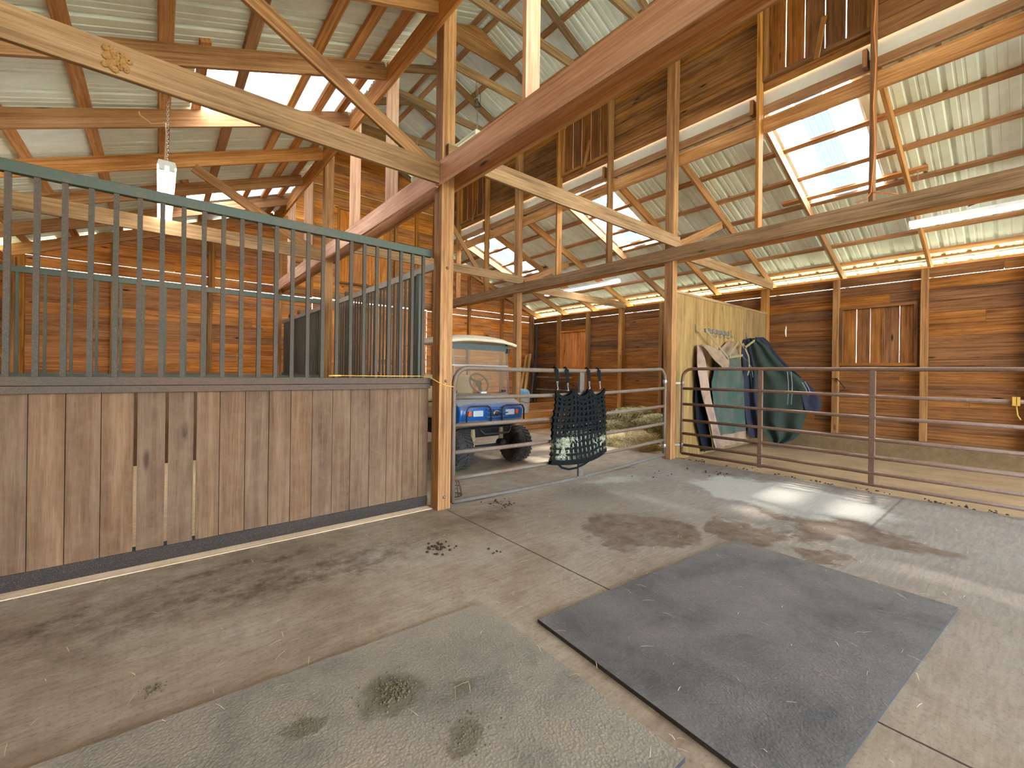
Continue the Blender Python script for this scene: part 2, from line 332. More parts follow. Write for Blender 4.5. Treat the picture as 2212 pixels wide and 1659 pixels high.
# ------------------------------------------------------------------ mesh builder
class MB:
    def __init__(s): s.v = []; s.f = []; s.uv = []; s.r = []; s.mi = []; s.sm = []
    def face(s, pts, uvs=None, rnd=0.5, mi=0, smooth=False):
        b = len(s.v); s.v += [V(p) for p in pts]; s.f.append(list(range(b, b+len(pts))))
        s.uv.append(uvs or [(0, 0)]*len(pts)); s.r.append(rnd); s.mi.append(mi); s.sm.append(smooth)
    def shared(s, verts, faces, uvs=None, rnd=0.5, mi=0, smooth=True):
        b = len(s.v); s.v += [V(p) for p in verts]
        for i, f in enumerate(faces):
            s.f.append([b+k for k in f]); s.uv.append(uvs[i] if uvs else [(0, 0)]*len(f))
            s.r.append(rnd if not isinstance(rnd, list) else rnd[i]); s.mi.append(mi if not isinstance(mi, list) else mi[i]); s.sm.append(smooth)
    def bar(s, p, q, w, h, up=Z, mi=0, rnd=None):
        """box from p to q, w across, h along up"""
        p, q = V(p), V(q); a = q-p; L = a.length; a = a.normalized()
        side = a.cross(V(up))
        if side.length < 1e-4: side = a.cross(V((0, 1, 0)))
        side.normalize(); u = side.cross(a).normalized()
        rnd = random.random() if rnd is None else rnd
        ou, ov = random.uniform(0, 40), random.uniform(0, 40)
        c = [(-1, -1), (1, -1), (1, 1), (-1, 1)]
        P = [[e+side*(x*w/2)+u*(y*h/2) for x, y in c] for e in (p, q)]
        vs = P[0]+P[1]; fs = []; us = []; per = 0.0
        for i in range(4):
            j = (i+1) % 4; d = w if i % 2 == 0 else h
            fs.append([i, j, 4+j, 4+i]); us.append([(ou, ov+per), (ou, ov+per+d), (ou+L, ov+per+d), (ou+L, ov+per)]); per += d
        fs.append([3, 2, 1, 0]); us.append([(ou, ov), (ou, ov+w), (ou+.01, ov+w), (ou+.01, ov)])
        fs.append([4, 5, 6, 7]); us.append([(ou, ov), (ou, ov+w), (ou+.01, ov+w), (ou+.01, ov)])
        s.shared(vs, fs, us, rnd, mi, False)
    def box(s, lo, hi, mi=0, rnd=None, axis=None):
        lo, hi = V(lo), V(hi); d = hi-lo; c = (lo+hi)/2
        ax = axis if axis is not None else max(range(3), key=lambda i: d[i])
        p, q = c.copy(), c.copy(); p[ax] = lo[ax]; q[ax] = hi[ax]
        if ax == 2: s.bar(p, q, d[0], d[1], V((0, 1, 0)), mi, rnd)
        elif ax == 0: s.bar(p, q, d[1], d[2], Z, mi, rnd)
        else: s.bar(p, q, d[0], d[2], Z, mi, rnd)
    def tube(s, pts, r, n=8, closed=False, mi=0, rnd=0.5, caps=True):
        pts = [V(p) for p in pts]; N = len(pts); rs = r if isinstance(r, list) else [r]*N
        vs = []; prev = None
        for i, p in enumerate(pts):
            if closed: t = pts[(i+1) % N]-pts[i-1]
            else: t = pts[min(i+1, N-1)]-pts[max(i-1, 0)]
            t.normalize()
            if prev is None:
                a = t.cross(Z)
                if a.length < 0.05: a = t.cross(V((0, 1, 0)))
            else: a = prev-t*prev.dot(t)
            a.normalize(); prev = a; b = t.cross(a)
            vs += [p+(a*math.cos(k*2*math.pi/n)+b*math.sin(k*2*math.pi/n))*rs[i] for k in range(n)]
        fs = []; us = []; L = 0
        for i in range(N if closed else N-1):
            j = (i+1) % N; d = (pts[j]-pts[i]).length
            for k in range(n):
                k2 = (k+1) % n
                fs.append([i*n+k, i*n+k2, j*n+k2, j*n+k]); us.append([(L, k/n*.2), (L, (k+1)/n*.2), (L+d, (k+1)/n*.2), (L+d, k/n*.2)])
            L += d
        if caps and not closed:
            fs.append(list(range(n))[::-1]); us.append([(0, 0)]*n)
            fs.append([(N-1)*n+k for k in range(n)]); us.append([(0, 0)]*n)
        s.shared(vs, fs, us, rnd, mi, True)
    def lathe(s, base, axis, prof, n=24, mi=0):
        """prof: list of (r, t) along axis"""
        base = V(base); ax = V(axis).normalized(); a = ax.cross(Z)
        if a.length < .05: a = V((1, 0, 0))
        a.normalize(); b = ax.cross(a)
        vs = []
        for r, t in prof: vs += [base+ax*t+(a*math.cos(k*2*math.pi/n)+b*math.sin(k*2*math.pi/n))*r for k in range(n)]
        fs = [[i*n+k, i*n+(k+1) % n, (i+1)*n+(k+1) % n, (i+1)*n+k] for i in range(len(prof)-1) for k in range(n)]
        s.shared(vs, fs, None, 0.5, mi, True)
    def prism(s, poly, x0, x1, ax=0, mi=0, smooth=False):
        """poly in the two other axes, extruded along ax"""
        def P(t, q):
            o = [0, 0, 0]; o[ax] = t; r = [i for i in range(3) if i != ax]; o[r[0]] = q[0]; o[r[1]] = q[1]; return V(o)
        n = len(poly); vs = [P(x0, q) for q in poly]+[P(x1, q) for q in poly]
        fs = [[i, (i+1) % n, n+(i+1) % n, n+i] for i in range(n)]+[list(range(n))[::-1], [n+i for i in range(n)]]
        us = [[(0, 0), (0, .1), (1, .1), (1, 0)]]*n+[[(q[0], q[1]) for q in poly][::-1], [(q[0], q[1]) for q in poly]]
        s.shared(vs, fs, us, random.random(), mi, smooth)

WL = {}
def obj(name, mb, mats, parent=None, bevel=0, base=None):
    me = bpy.data.meshes.new(name)
    if base is None:
        xs = [v.x for v in mb.v]; ys = [v.y for v in mb.v]; zs = [v.z for v in mb.v]
        base = V(((min(xs)+max(xs))/2, (min(ys)+max(ys))/2, min(zs)))
    base = V(base)
    me.from_pydata([v-base for v in mb.v], [], mb.f)
    ul = me.uv_layers.new(name='UVMap')
    flat = []
    for u in mb.uv:
        for c in u: flat += [c[0], c[1]]
    ul.data.foreach_set('uv', flat)
    at = me.attributes.new('rnd', 'FLOAT', 'FACE'); at.data.foreach_set('value', mb.r)
    if not isinstance(mats, (list, tuple)): mats = [mats]
    for m in mats: me.materials.append(M[m])
    me.polygons.foreach_set('material_index', mb.mi); me.polygons.foreach_set('use_smooth', mb.sm)
    me.update()
    o = bpy.data.objects.new(name, me); COL.objects.link(o)
    if parent is not None:
        o.parent = parent; o.location = base-WL[parent.name]
    else: o.location = base
    WL[o.name] = base
    if bevel:
        b = o.modifiers.new('b', 'BEVEL'); b.width = bevel; b.segments = 2; b.limit_method = 'ANGLE'; b.angle_limit = math.radians(40)
    return o
def tag(o, label, cat, group=None, kind=None):
    if label: o['label'] = label
    if cat: o['category'] = cat
    if group: o['group'] = group
    if kind: o['kind'] = kind
    return o
def thing(name, loc, label, cat, group=None):
    o = bpy.data.objects.new(name, None); COL.objects.link(o); o.location = loc; o.empty_display_size = 0.1
    WL[o.name] = V(loc); return tag(o, label, cat, group)
def struct(o):
    o['kind'] = 'structure'; return o
def one(fn, *a, **k):
    m = MB(); getattr(m, fn)(*a, **k); return m

# ------------------------------------------------------------------ layout constants
XA0, XA1, XB0, XB1 = 2.07, 2.21, 6.20, 6.34
XL, XR, YE, YN = -2.05, 10.30, 11.29, -9.3  # walls run on out of view, lengthened to cut light from the open front
YP = [3.60, 7.37, 11.14]                      # front faces of the posts
def zl(x): return 4.98+0.383*(x-2.0)          # underside of the roof sheets
def zr(x): return zl(8.41-x)
def zm(x): return 7.33-0.40*abs(x-4.205)

# ------------------------------------------------------------------ floors
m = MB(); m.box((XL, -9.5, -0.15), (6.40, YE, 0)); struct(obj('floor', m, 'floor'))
m = MB(); m.box((XL+.01, 3.87, .001), (2.06, 7.40, .05)); m.box((XL+.01, 7.45, .001), (2.06, YE-.01, .05)); struct(obj('floor_stall', m, 'shavings'))
m = MB(); m.box((6.40, -9.5, -0.20), (XR, YE, -0.06)); struct(obj('floor_shed', m, 'dirt'))
m = MB(); m.box((-60, -60, -0.4), (70, 70, -0.21)); struct(obj('ground', m, 'ground'))
# sloping dirt lip and curb of the right shed
m = MB(); m.prism([(6.40, -0.06), (6.40, -0.005), (6.56, -0.02), (6.8, -0.06)], -1.7, 3.68, ax=1); struct(obj('trim_2', m, 'dirt'))
m = MB(); m.prism([(9.98, -0.06), (10.05, 0.16), (10.14, 0.235), (10.36, 0.235), (10.36, -0.06)], YN, YE, ax=1); struct(obj('baseboard_right', m, 'curb'))
m = MB(); m.box((XL+.0, 3.69, -0.001), (2.065, 3.805, 0.004), axis=0); struct(obj('trim_1', m, 'strip'))

# ------------------------------------------------------------------ siding helper
def siding(mb, along, fixed, lo, hi, z0, z1, bh=0.203, th=0.022, clip=None, holes=(), gaps={}, back=True, outward=1):
    """horizontal boards; along = 0 or 1 (axis of the boards); fixed = inner face coordinate of the other axis"""
    k = 0; z = z0
    def bd(c0, c1, f0, f1, a0, a1):
        f0, f1 = sorted((f0, f1))
        if along == 0: mb.box((c0, f0, a0), (c1, f1, a1), axis=0)
        else: mb.box((f0, c0, a0), (f1, c1, a1), axis=1)
    while z < z1-0.02:
        t = min(z+bh, z1); g = gaps.get(k, 0.007)
        ivs = [(lo, hi, z, t)]
        if clip: ivs = [(p, q, z, t) for p, q in clip(0.5*(z+t), lo, hi)]
        for (ha, hb, hz0, hz1) in holes:
            if z < hz1 and t > hz0:
                nv = []
                for a, b, c, d in ivs:
                    if hb <= a or ha >= b: nv.append((a, b, c, d)); continue
                    if ha > a: nv.append((a, ha, c, d))
                    if hb < b: nv.append((hb, b, c, d))
                    if hz0 > c+.01: nv.append((max(a, ha), min(b, hb), c, hz0))
                    if hz1 < d-.01: nv.append((max(a, ha), min(b, hb), hz1, d))
                ivs = nv
        for a, b, c, d in ivs:
            cuts = [a]; x = a+random.uniform(2.0, 4.2)
            while x < b-0.8: cuts.append(x); x += random.uniform(2.4, 4.2)
            cuts.append(b)
            for i, (c0, c1) in enumerate(zip(cuts[:-1], cuts[1:])):
                e = fixed+random.uniform(0, 0.004)*outward
                bd(c0+.001, c1-.001, e, e+outward*th, c+g/2, d-g/2)
                if i: bd(c0-.04, c0+.04, fixed+outward*(th+.006), fixed+outward*(th+.012), c+.03, d-.03)
            if back and k not in gaps: bd(a, b, fixed+outward*(th+.010), fixed+outward*(th+.016), d-.03, d+.03)
        z = t; k += 1

# ------------------------------------------------------------------ walls
m = MB()
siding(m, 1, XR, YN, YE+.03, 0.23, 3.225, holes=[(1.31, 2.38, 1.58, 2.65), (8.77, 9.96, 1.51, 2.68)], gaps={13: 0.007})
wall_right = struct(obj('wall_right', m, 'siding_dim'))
for y in (-0.08, 1.155, 2.41, 3.67, 4.93, 6.18, 7.44, 8.70, 9.95):
    big = abs((y-3.67) % 3.77) < .05
    m = MB(); m.box((XR-.14, y, 0.24), (XR-.001, y+(.13 if big else .09), 3.22)); obj('stud', m, 'stud', wall_right)
m = MB(); m.box((10.40, YN, 3.42), (10.44, YE, 3.55), axis=1); obj('eave_board', m, 'purlin', wall_right)
m = MB(); m.tube([(10.38, y, 3.385) for y in (YN, 3, 7, YE)], 0.016, 6); obj('drip_edge', m, 'flash', wall_right)
for k in range(24):
    m = MB(); m.lathe((10.375, -1.2+k*0.305, 3.375), (-1, 0, 0), [(0.0, 0.03), (.02, .025), (.026, 0), (0.0, -.01)], 6)
    if k < 24: obj('rib_end', m, 'flash', wall_right)

def clip_end(z, lo, hi):
    xs = []
    # left shed, centre, right shed
    def ok(x):
        if x < 2.05: return zl(x)-.05 > z
        if x > 6.36: return zr(x)-.05 > z
        return zm(x)-.04 > z
    iv = []; x = lo; st = None
    while x <= hi+1e-6:
        if ok(x):
            if st is None: st = x
        elif st is not None: iv.append((st, x)); st = None
        x += 0.02
    if st is not None: iv.append((st, hi))
    return iv
m = MB()
siding(m, 0, YE, XL-.02, XR+.02, 0.05, 7.3, clip=clip_end, holes=[(3.50, 4.90, 3.55, 5.47), (2.9, 6.05, 0.0, 3.12)], gaps={14: 0.013, 15: .005, 28: 0.010})
wall_back = struct(obj('wall_back', m, 'siding'))
for x in (-1.95, -0.72, 0.80, 2.85, 5.0, 5.62, 7.45, 8.75, 10.05):
    top = (zl(x+.1) if x < 2.0 else zr(x+.14) if x > 6.4 else zm(x+.05))-.22
    if abs(x-2.85) < .01: m = MB(); m.box((x, YE-.10, 3.14), (x+.045, YE-.001, top))
    else: m = MB(); m.box((x, YE-.10, 0.0), (x+(.13 if x in (-1.95, 2.09, 6.22, 10.05) else .08), YE-.001, top))
    obj('stud', m, 'stud', wall_back)
for x0, x1, z in ((2.22, 6.19, 5.72), (2.22, 6.19, 3.16)):
    m = MB(); m.box((x0, YE-.045, z), (x1, YE-.002, z+.16), axis=0); obj('girt', m, 'stud', wall_back)
# short studs nailed over the girts
for x, z0, z1 in ((-0.70, 2.9, 3.75), (0.86, 2.9, 4.2), (5.66, 3.3, 5.3), (7.47, 3.2, 4.3), (8.77, 2.95, 3.85)):
    m = MB(); m.box((x, YE-.14, z0), (x+.06, YE-.10, z1)); obj('stud', m, 'stud', wall_back)

m = MB(); siding(m, 1, XL, YN, YE+.02, 0.05, 3.25, gaps={14: .012}, outward=-1)
wall_left = struct(obj('wall_left', m, 'siding'))
for y in (3.67, 4.93, 6.18, 7.44, 8.7, 9.95, 11.1):
    m = MB(); m.box((XL+.001, y, 0), (XL+.14, y+.09, 3.2)); obj('stud', m, 'stud', wall_left)

# clerestory walls over the two post lines
SH = [(1.21, 2.365, 5.37, 6.33), (4.92, 6.145, 5.37, 6.33), (8.69, 9.94, 5.37, 6.33)]
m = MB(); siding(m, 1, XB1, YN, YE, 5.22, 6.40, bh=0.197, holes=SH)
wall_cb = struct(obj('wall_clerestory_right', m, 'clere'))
for y in (-0.10, 1.165, 2.37, 4.87, 6.15, 8.64, 9.95):
    m = MB(); m.box((XB0, y, 3.325), (XB1-.001, y+.04, 6.40)); obj('stud', m, 'stud', wall_cb)
m = MB(); m.box((XB0, YN, 6.40), (XB1, YE, 6.43), axis=1); obj('top_plate', m, 'stud', wall_cb)
m = MB(); m.box((6.385, YN, 5.0), (6.39, YE, 5.26), axis=1); m.tube([(6.385, YN, 5.0), (6.385, YE, 5.0)], 0.02, 8); obj('flashing', m, 'flash', wall_cb)
for y in (1.2, 2.42, 4.95, 6.2, 8.7):
    m = MB(); m.bar((6.27, y+.06, 4.90), (6.27, y+.06, 5.10), .10, .045, V((0, 1, 0))); obj('block', m, 'stud', wall_cb)
m = MB(); siding(m, 1, XA0, YN, YE, 5.22, 6.40, bh=.197, outward=-1, holes=SH)
wall_ca = struct(obj('wall_clerestory_left', m, 'clere'))
for y in (1.15, 2.40, 4.90, 6.15, 8.64, 9.95):
    m = MB(); m.box((XA0, y, 3.325), (XA1, y+.04, 6.40)); obj('stud', m, 'beam', wall_ca)
m = MB(); m.box((XA0, YN, 6.40), (XA1, YE, 6.43), axis=1); obj('top_plate', m, 'stud', wall_ca)

# windows: framed board shutters
def shutter(n, axis, fixed, a0, a1, z0, z1, nb, out=1, slits=True, stick=False, fm='stud', bm='shutter', gp=(.002, .005, .007, .004)):
    """axis = 1: runs along y at x = fixed"""
    def bx(mb, a, b, f0, f1, zz0, zz1, ax):
        f0, f1 = sorted((f0, f1))
        if axis == 1: mb.box((f0, a, zz0), (f1, b, zz1), axis=ax)
        else: mb.box((a, f0, zz0), (b, f1, zz1), axis=ax)
    al = axis; t = 0.045
    fr = MB()
    bx(fr, a0-.0, a1, fixed-out*.06, fixed+out*.03, z0-.05, z0, al); bx(fr, a0, a1, fixed-out*.06, fixed+out*.03, z1, z1+.05, al)
    bx(fr, a0, a0+t, fixed-out*.06, fixed+out*.03, z0, z1, 2); bx(fr, a1-t, a1, fixed-out*.06, fixed+out*.03, z0, z1, 2)
    w = struct(obj(n, fr, fm))
    bo = MB(); w_ = (a1-a0-2*t+.01)/nb
    for k in range(nb):
        b0 = a0+t-.005+k*w_
        g = random.choice(gp) if slits else .002
        sl = random.uniform(-.004, .004)
        bx(bo, b0+g/2, b0+w_-g/2, fixed+out*.005, fixed+out*.027, z0-.01, z1+random.uniform(-.006, .02), 2)
    obj('shutter_boards', bo, bm, w)
    if stick:
        m = MB(); c = a0+(a1-a0)*.45
        p, q = V((fixed-.12*out, c, z0-.12)), V((fixed-.03*out, c-.05, z0+.42))
        m.bar(p, q, .055, .02, V((1, 0, 0))); obj('prop_stick', m, 'stud', w)
    return w
shutter('window_1', 1, XR, 1.29, 2.40, 1.60, 2.63, 5, fm='siding_dim', bm='siding_dim')
shutter('window_2', 1, XR, 8.75, 9.98, 1.53, 2.66, 5, slits=False, bm='siding', fm='siding')
for i, (a, b, c, d) in enumerate(SH): shutter('window_%d' % (3+i), 1, XB1, a, b, c, d, 5, stick=True, gp=(.010, .013, .006, .012))
for i, (a, b, c, d) in enumerate(SH): shutter('window_%d' % (7+i), 1, XA0, a, b, c, d, 5, out=-1)
shutter('window_6', 0, YE, 3.48, 4.92, 3.60, 5.44, 5, bm='siding', fm='stud')
# end doors of the aisle: two leaves of vertical boards
def door(n, x0, x1):
    m = MB(); x = x0
    while x < x1-.02:
        w_ = min(.19, x1-x); g = random.choice((.002, .003, .008, .010)); m.box((x+g/2, YE+.004, 0.03), (x+w_-g/2, YE+.026, 3.10), axis=2); x += w_
    d = struct(obj(n, m, 'siding'))
    for z in (0.25, 1.5, 2.85):
        m = MB(); m.box((x0+.02, YE-.02, z), (x1-.02, YE+.003, z+.14), axis=0); obj('door_batten', m, 'siding', d)
    m = MB(); m.bar((x1-.12 if x0 < 4 else x0+.12, YE-.03, 1.1), (x1-.12 if x0 < 4 else x0+.12, YE-.03, 1.3), .03, .03); obj('door_handle', m, 'wire', d)
door('door_1', 2.91, 4.47); door('door_2', 4.48, 6.04)

# ------------------------------------------------------------------ roofs
PROF = ((0, 0), (.018, .028), (.05, .028), (.068, 0), (.145, 0), (.152, .006), (.172, .006), (.179, 0), (.222, 0), (.229, .006), (.249, .006), (.256, 0))
PCOR = tuple((k*.076/8, .009-.009*math.cos(k*math.pi/4)) for k in range(8))
def sheet(mb, y0, y1, xa, xb, zf, step=0.3048, skip=(), prof=PROF):
    """ribbed sheet: profile along y, straight down the slope from xa to xb"""
    ys = []; y = y0
    while y < y1-1e-6:
        for dy, h in prof:
            if y+dy < y1: ys.append((y+dy, h))
        y += step
    ys.append((y1, 0))
    for (a, ha), (b, hb) in zip(ys[:-1], ys[1:]):
        mid = .5*(a+b); segs = [(xa, xb)]
        for (sy0, sy1, sx0, sx1) in skip:
            if sy0 <= mid <= sy1:
                ns = []
                for p, q in segs:
                    l_, r_ = min(p, q), max(p, q)
                    if sx0 > l_: ns.append((l_, min(sx0, r_)))
                    if sx1 < r_: ns.append((max(sx1, l_), r_))
                segs = ns
        for p, q in segs:
            if abs(p-q) < 1e-4: continue
            mb.face([(p, a, zf(p)+ha), (q, a, zf(q)+ha), (q, b, zf(q)+hb), (p, b, zf(p)+hb)])
Y0R, Y1R = -9.4, 11.55  # roof carried on out of view to shade the foreground from front light
SKR = [(-6.1, -5.19, 6.40, 8.45), (-2.33, -1.42, 6.40, 8.45), (1.44, 2.35, 6.40, 8.45), (5.20, 6.11, 6.40, 8.45), (8.95, 9.86, 6.40, 8.45)]  # first two are out of view, added to raise the ambient light
SKL = [(-6.04, -5.13, .25, 2.08), (-2.27, -1.36, .25, 2.08), (5.27, 6.18, 0.25, 2.08), (9.0, 9.88, 0.25, 2.08)]  # first pair likewise unseen, added for more light from above
m = MB(); sheet(m, Y0R, Y1R, -2.5, 2.10, zl, skip=SKL); ceil_l = struct(obj('ceiling_left', m, 'roof'))
m = MB(); sheet(m, Y0R, Y1R, 6.385, 10.85, zr, skip=SKR); ceil_r = struct(obj('ceiling_right', m, 'roof'))
m = MB(); sheet(m, Y0R, Y1R, 1.75, 4.205, zm); sheet(m, Y0R, Y1R, 4.205, 6.66, zm)
m.tube([(4.205, Y0R, 7.37), (4.205, Y1R, 7.37)], .06, 8); ceil_c = struct(obj('ceiling_center', m, 'roof'))
for (a, b, c, d) in SKL:
    m = MB(); sheet(m, a, b, c, 1.22, zl); obj('skylight', m, 'skylight', ceil_l)
    m = MB(); sheet(m, a, b, 1.22, d, zl, step=.076, prof=PCOR); obj('skylight', m, 'skypale', ceil_l)
for (a, b, c, d) in SKR:
    for y0, y1, mt in ((a, a+.30, 'skylight'), (a+.30, a+.61, 'skyblue'), (a+.61, b, 'skylight')):
        m = MB(); sheet(m, y0, y1, c, d, zr, *((.076, (), PCOR) if mt == 'skyblue' else ())); obj('skylight', m, mt, ceil_r)
    m = MB()
    for k in range(9): m.prism([(a+k*.1, 5.0), (a+k*.1+.05, 5.0), (a+k*.1+.07, 5.035), (a+k*.1+.03, 5.04)], 6.41, 6.44, ax=0)
    obj('foam_closure', m, 'black', ceil_r)

RY = [-8.9, -7.6, -6.4, -5.1, -3.86, -2.6, -1.36, -0.12, 1.16, 2.40, 3.66, 4.87, 6.13, 7.40, 8.66, 9.92, 11.19]
for y in RY:
    # rafters of the two sheds (2x8 on edge) and of the raised centre roof
    m = MB(); a, b = -2.42, 2.03
    m.bar((a, y, zl(a)-.04-.098), (b, y, zl(b)-.04-.098), .04, .184, Z); obj('rafter', m, 'rafter', ceil_l)
    m = MB(); a, b = 6.385, 10.80
    m.bar((a, y, zr(a)-.04-.098), (b, y, zr(b)-.04-.098), .04, .15, Z); obj('rafter', m, 'rafter', ceil_r)
    for sgn in (-1, 1):
        m = MB(); a, b = 4.205+sgn*.01, 4.205+sgn*2.4
        m.bar((a, y, zm(a)-.04-.08), (b, y, zm(b)-.04-.08), .04, .14, Z); obj('rafter', m, 'tie', ceil_c)
    if y > 0 and y < 11:
        m = MB(); m.bar((1.95, y-.04, 6.375), (6.46, y-.04, 6.375), .038, .14, Z); obj('collar_tie', m, 'tie', ceil_c)
    if y in (6.13, 2.40, 9.92):
        m = MB()
        m.prism([(3.30, zm(3.3)-.06), (4.205, 7.24), (5.11, zm(5.11)-.06), (5.02, zm(5.11)-.20), (3.39, zm(3.3)-.20)], y-.045, y-.022, ax=1); obj('gusset', m, 'post', ceil_c)
for x in (-2.38, -1.80, -1.20, -0.60, 0.02, 0.65, 1.25, 1.60, 1.90):
    sl = V((1, 0, .383)).normalized()
    c = V((x, 0, zl(x)-.02)); m = MB(); m.bar((x, Y0R, c.z), (x, Y1R, c.z), .105, .038, V((-.383, 0, 1))); obj('purlin', m, 'purlin', ceil_l)
for x in (6.55, 7.15, 7.76, 8.38, 8.98, 9.60, 10.20, 10.70):
    m = MB(); m.bar((x, Y0R, zr(x)-.02), (x, Y1R, zr(x)-.02), .085, .038, V((.383, 0, 1))); obj('purlin', m, 'purlin', ceil_r)
for y0, y1 in ((1.2, 2.75), (5.0, 6.5), (8.8, 10.2)):
    m = MB(); m.bar((8.22, y0-.25, zr(8.22)-.02), (8.22, y1, zr(8.22)-.02), .085, .038, V((.383, 0, 1))); obj('purlin', m, 'purlin', ceil_r)
    m = MB(); m.bar((.30, y0+3.6, zl(.3)-.02), (.30, y1+3.7, zl(.3)-.02), .085, .038, V((-.383, 0, 1))); obj('purlin', m, 'purlin', ceil_l)
for k in range(1, 5):
    for sgn in (-1, 1):
        x = 4.205+sgn*(0.12+(k-1)*.62); m = MB(); m.bar((x, Y0R, zm(x)-.02), (x, Y1R, zm(x)-.02), .09, .038, V((sgn*.4, 0, 1))); obj('purlin', m, 'purlin', ceil_c)
# ledgers at the post lines
m = MB(); m.box((2.03, Y0R, 4.65), (2.068, Y1R, 4.90), axis=1); obj('ledger', m, 'rafter', ceil_l)
m = MB(); m.box((6.342, Y0R, 4.65), (6.382, Y1R, 4.85), axis=1); obj('ledger', m, 'rafter', ceil_r)
m = MB(); m.box((6.342, Y0R, 4.90), (6.38, Y1R, 5.02), axis=1); obj('ledger', m, 'rafter', ceil_r)

# ------------------------------------------------------------------ posts, carrying beams, ties, braces
def timber(name, mb, mat, label, cat, group=None, bevel=.004): return tag(obj(name, mb, mat, bevel=bevel), label, cat, group)
GP = 'square posts carrying the raised roof'
def post(x, y, top, label):
    m = MB(); m.box((x, y, 0), (x+.14, y+.14, top), rnd=.5)
    p = timber('wooden_post', m, 'post', label, 'post', GP)
    return p
pA1 = post(XA0, YP[0], 6.40, 'tall square wooden post nearest the viewer, between barred stall and tube gate')
for z in (0.12, 1.24, 2.33):
    m = MB(); m.lathe((2.14, 3.60, z), (0, -1, 0), [(0, .012), (.012, .010), (.016, 0), (.016, -.005)], 10); obj('bolt', m, 'bolt', pA1)
pA2 = post(XA0, YP[1], 6.40, 'square wooden post halfway along the sliding stall doors')
pA3 = post(XA0, YP[2], 6.40, 'square wooden post at the far end of the stall fronts, against the back wall')
pB1 = post(XB0, YP[0], 6.40, 'square wooden post where the two tube gates meet, beside the plywood partition')
pB2 = post(XB0, YP[1], 6.40, 'square wooden post standing right behind the canopy of the blue utility cart')
pB3 = post(XB0, YP[2], 6.40, 'square wooden post beside the aluminium ladder on the back wall')
GB = 'doubled carrying beams on the posts'
def beam(x0, x1, y0, y1, z0, z1, label, mat='beam'):
    m = MB(); m.box((x0, y0, z0), (x1, y1, z1), axis=1, rnd=.55); return timber('support_beam', m, mat, label, 'beam', GB)
b = beam(2.028, 2.066, -1.7, 3.66, 3.115, 3.320, 'broad pinkish carrying beam running overhead from the near post to the top right')
m = MB(); m.lathe((2.028, 3.60, 3.19), (-1, 0, 0), [(0, .02), (.016, .016), (.02, .004), (.035, .002), (.035, 0)], 12); obj('bolt', m, 'bolt', b)
beam(2.030, 2.068, 3.664, 11.2, 3.105, 3.315, 'carrying beam behind the stall bars, running from the near post to the back wall')
beam(2.212, 2.252, -1.7, 11.2, 3.105, 3.310, 'darker inner board of the carrying beam on the near post line', 'rafter')
beam(6.160, 6.198, -1.7, 11.2, 3.112, 3.312, 'long carrying beam above the rusty gate, on the far post line', 'tie')
beam(6.342, 6.380, -1.7, 11.2, 3.105, 3.300, 'shaded outer board behind the carrying beam above the rusty gate', 'rafter')
GT = 'horizontal tie beams between walls and posts'
def tie(x0, x1, y, z0, z1, label, th=.038):
    m = MB(); m.bar((x0, y, (z0+z1)/2), (x1, y, (z0+z1)/2), th, z1-z0, Z, rnd=.6); return timber('tie_beam', m, 'tie', label, 'beam', GT)
t1 = tie(-2.0, 2.02, 3.575, 3.10, 3.30, 'thick tie beam with a mud wasp nest crossing the upper left corner')
tie(-2.0, 2.02, 7.345, 3.10, 3.30, 'tie beam over the barred divider between the two stalls')
tie(2.11, 6.34, 3.575, 3.325, 3.51, 'pale tie beam crossing the aisle above the near tube gate')
tie(2.26, 6.34, 7.345, 3.325, 3.50, 'tie beam crossing the aisle above the blue utility cart')
tie(6.39, 10.15, 3.575, 3.18, 3.36, 'tie beam running above the plywood partition')
tie(6.39, 10.15, 7.345, 3.18, 3.36, 'tie beam in the right shed beneath the distant lit strip lamp')
GD = 'diagonal braces under the roofs'
def brace(p, q, label, w=.038, h=.13):
    m = MB(); m.bar(p, q, w, h, Z, rnd=.5); return timber('diagonal_brace', m, 'post', label, 'brace', GD)
brace((0.30, 3.615, 4.10), (1.98, 3.615, 3.24), 'diagonal brace slanting down to the near post from the left roof', h=.12)
brace((0.35, 7.385, 4.10), (1.95, 7.385, 3.22), 'diagonal brace slanting down above the stall divider')
brace((6.40, 3.615, 3.40), (7.85, 3.615, 4.06), 'short brace rising from the gate post towards the right roof')
brace((6.40, 7.385, 3.40), (7.85, 7.385, 4.06), 'brace rising from the post behind the cart towards the right roof')
brace((3.10, 7.385, 5.95), (5.25, 7.385, 3.30), 'steep brace in the aisle roof space seen past the near post', h=.09)
# mud nest
m = MB()
for k in range(40):
    c = V((-0.22+random.uniform(-.05, .06), 3.555, 3.185+random.uniform(-.055, .07)))
    r = random.uniform(.014, .022); m.lathe(c, (0, -1, 0), [(.004, .012 if k % 3 else .0), (r*.7, .018), (r, .004), (r, -.01)], 7)
tag(obj('wasp_nest', m, 'mud'), 'pitted tan mud wasp nest stuck on the tie beam in the upper left', 'nest')

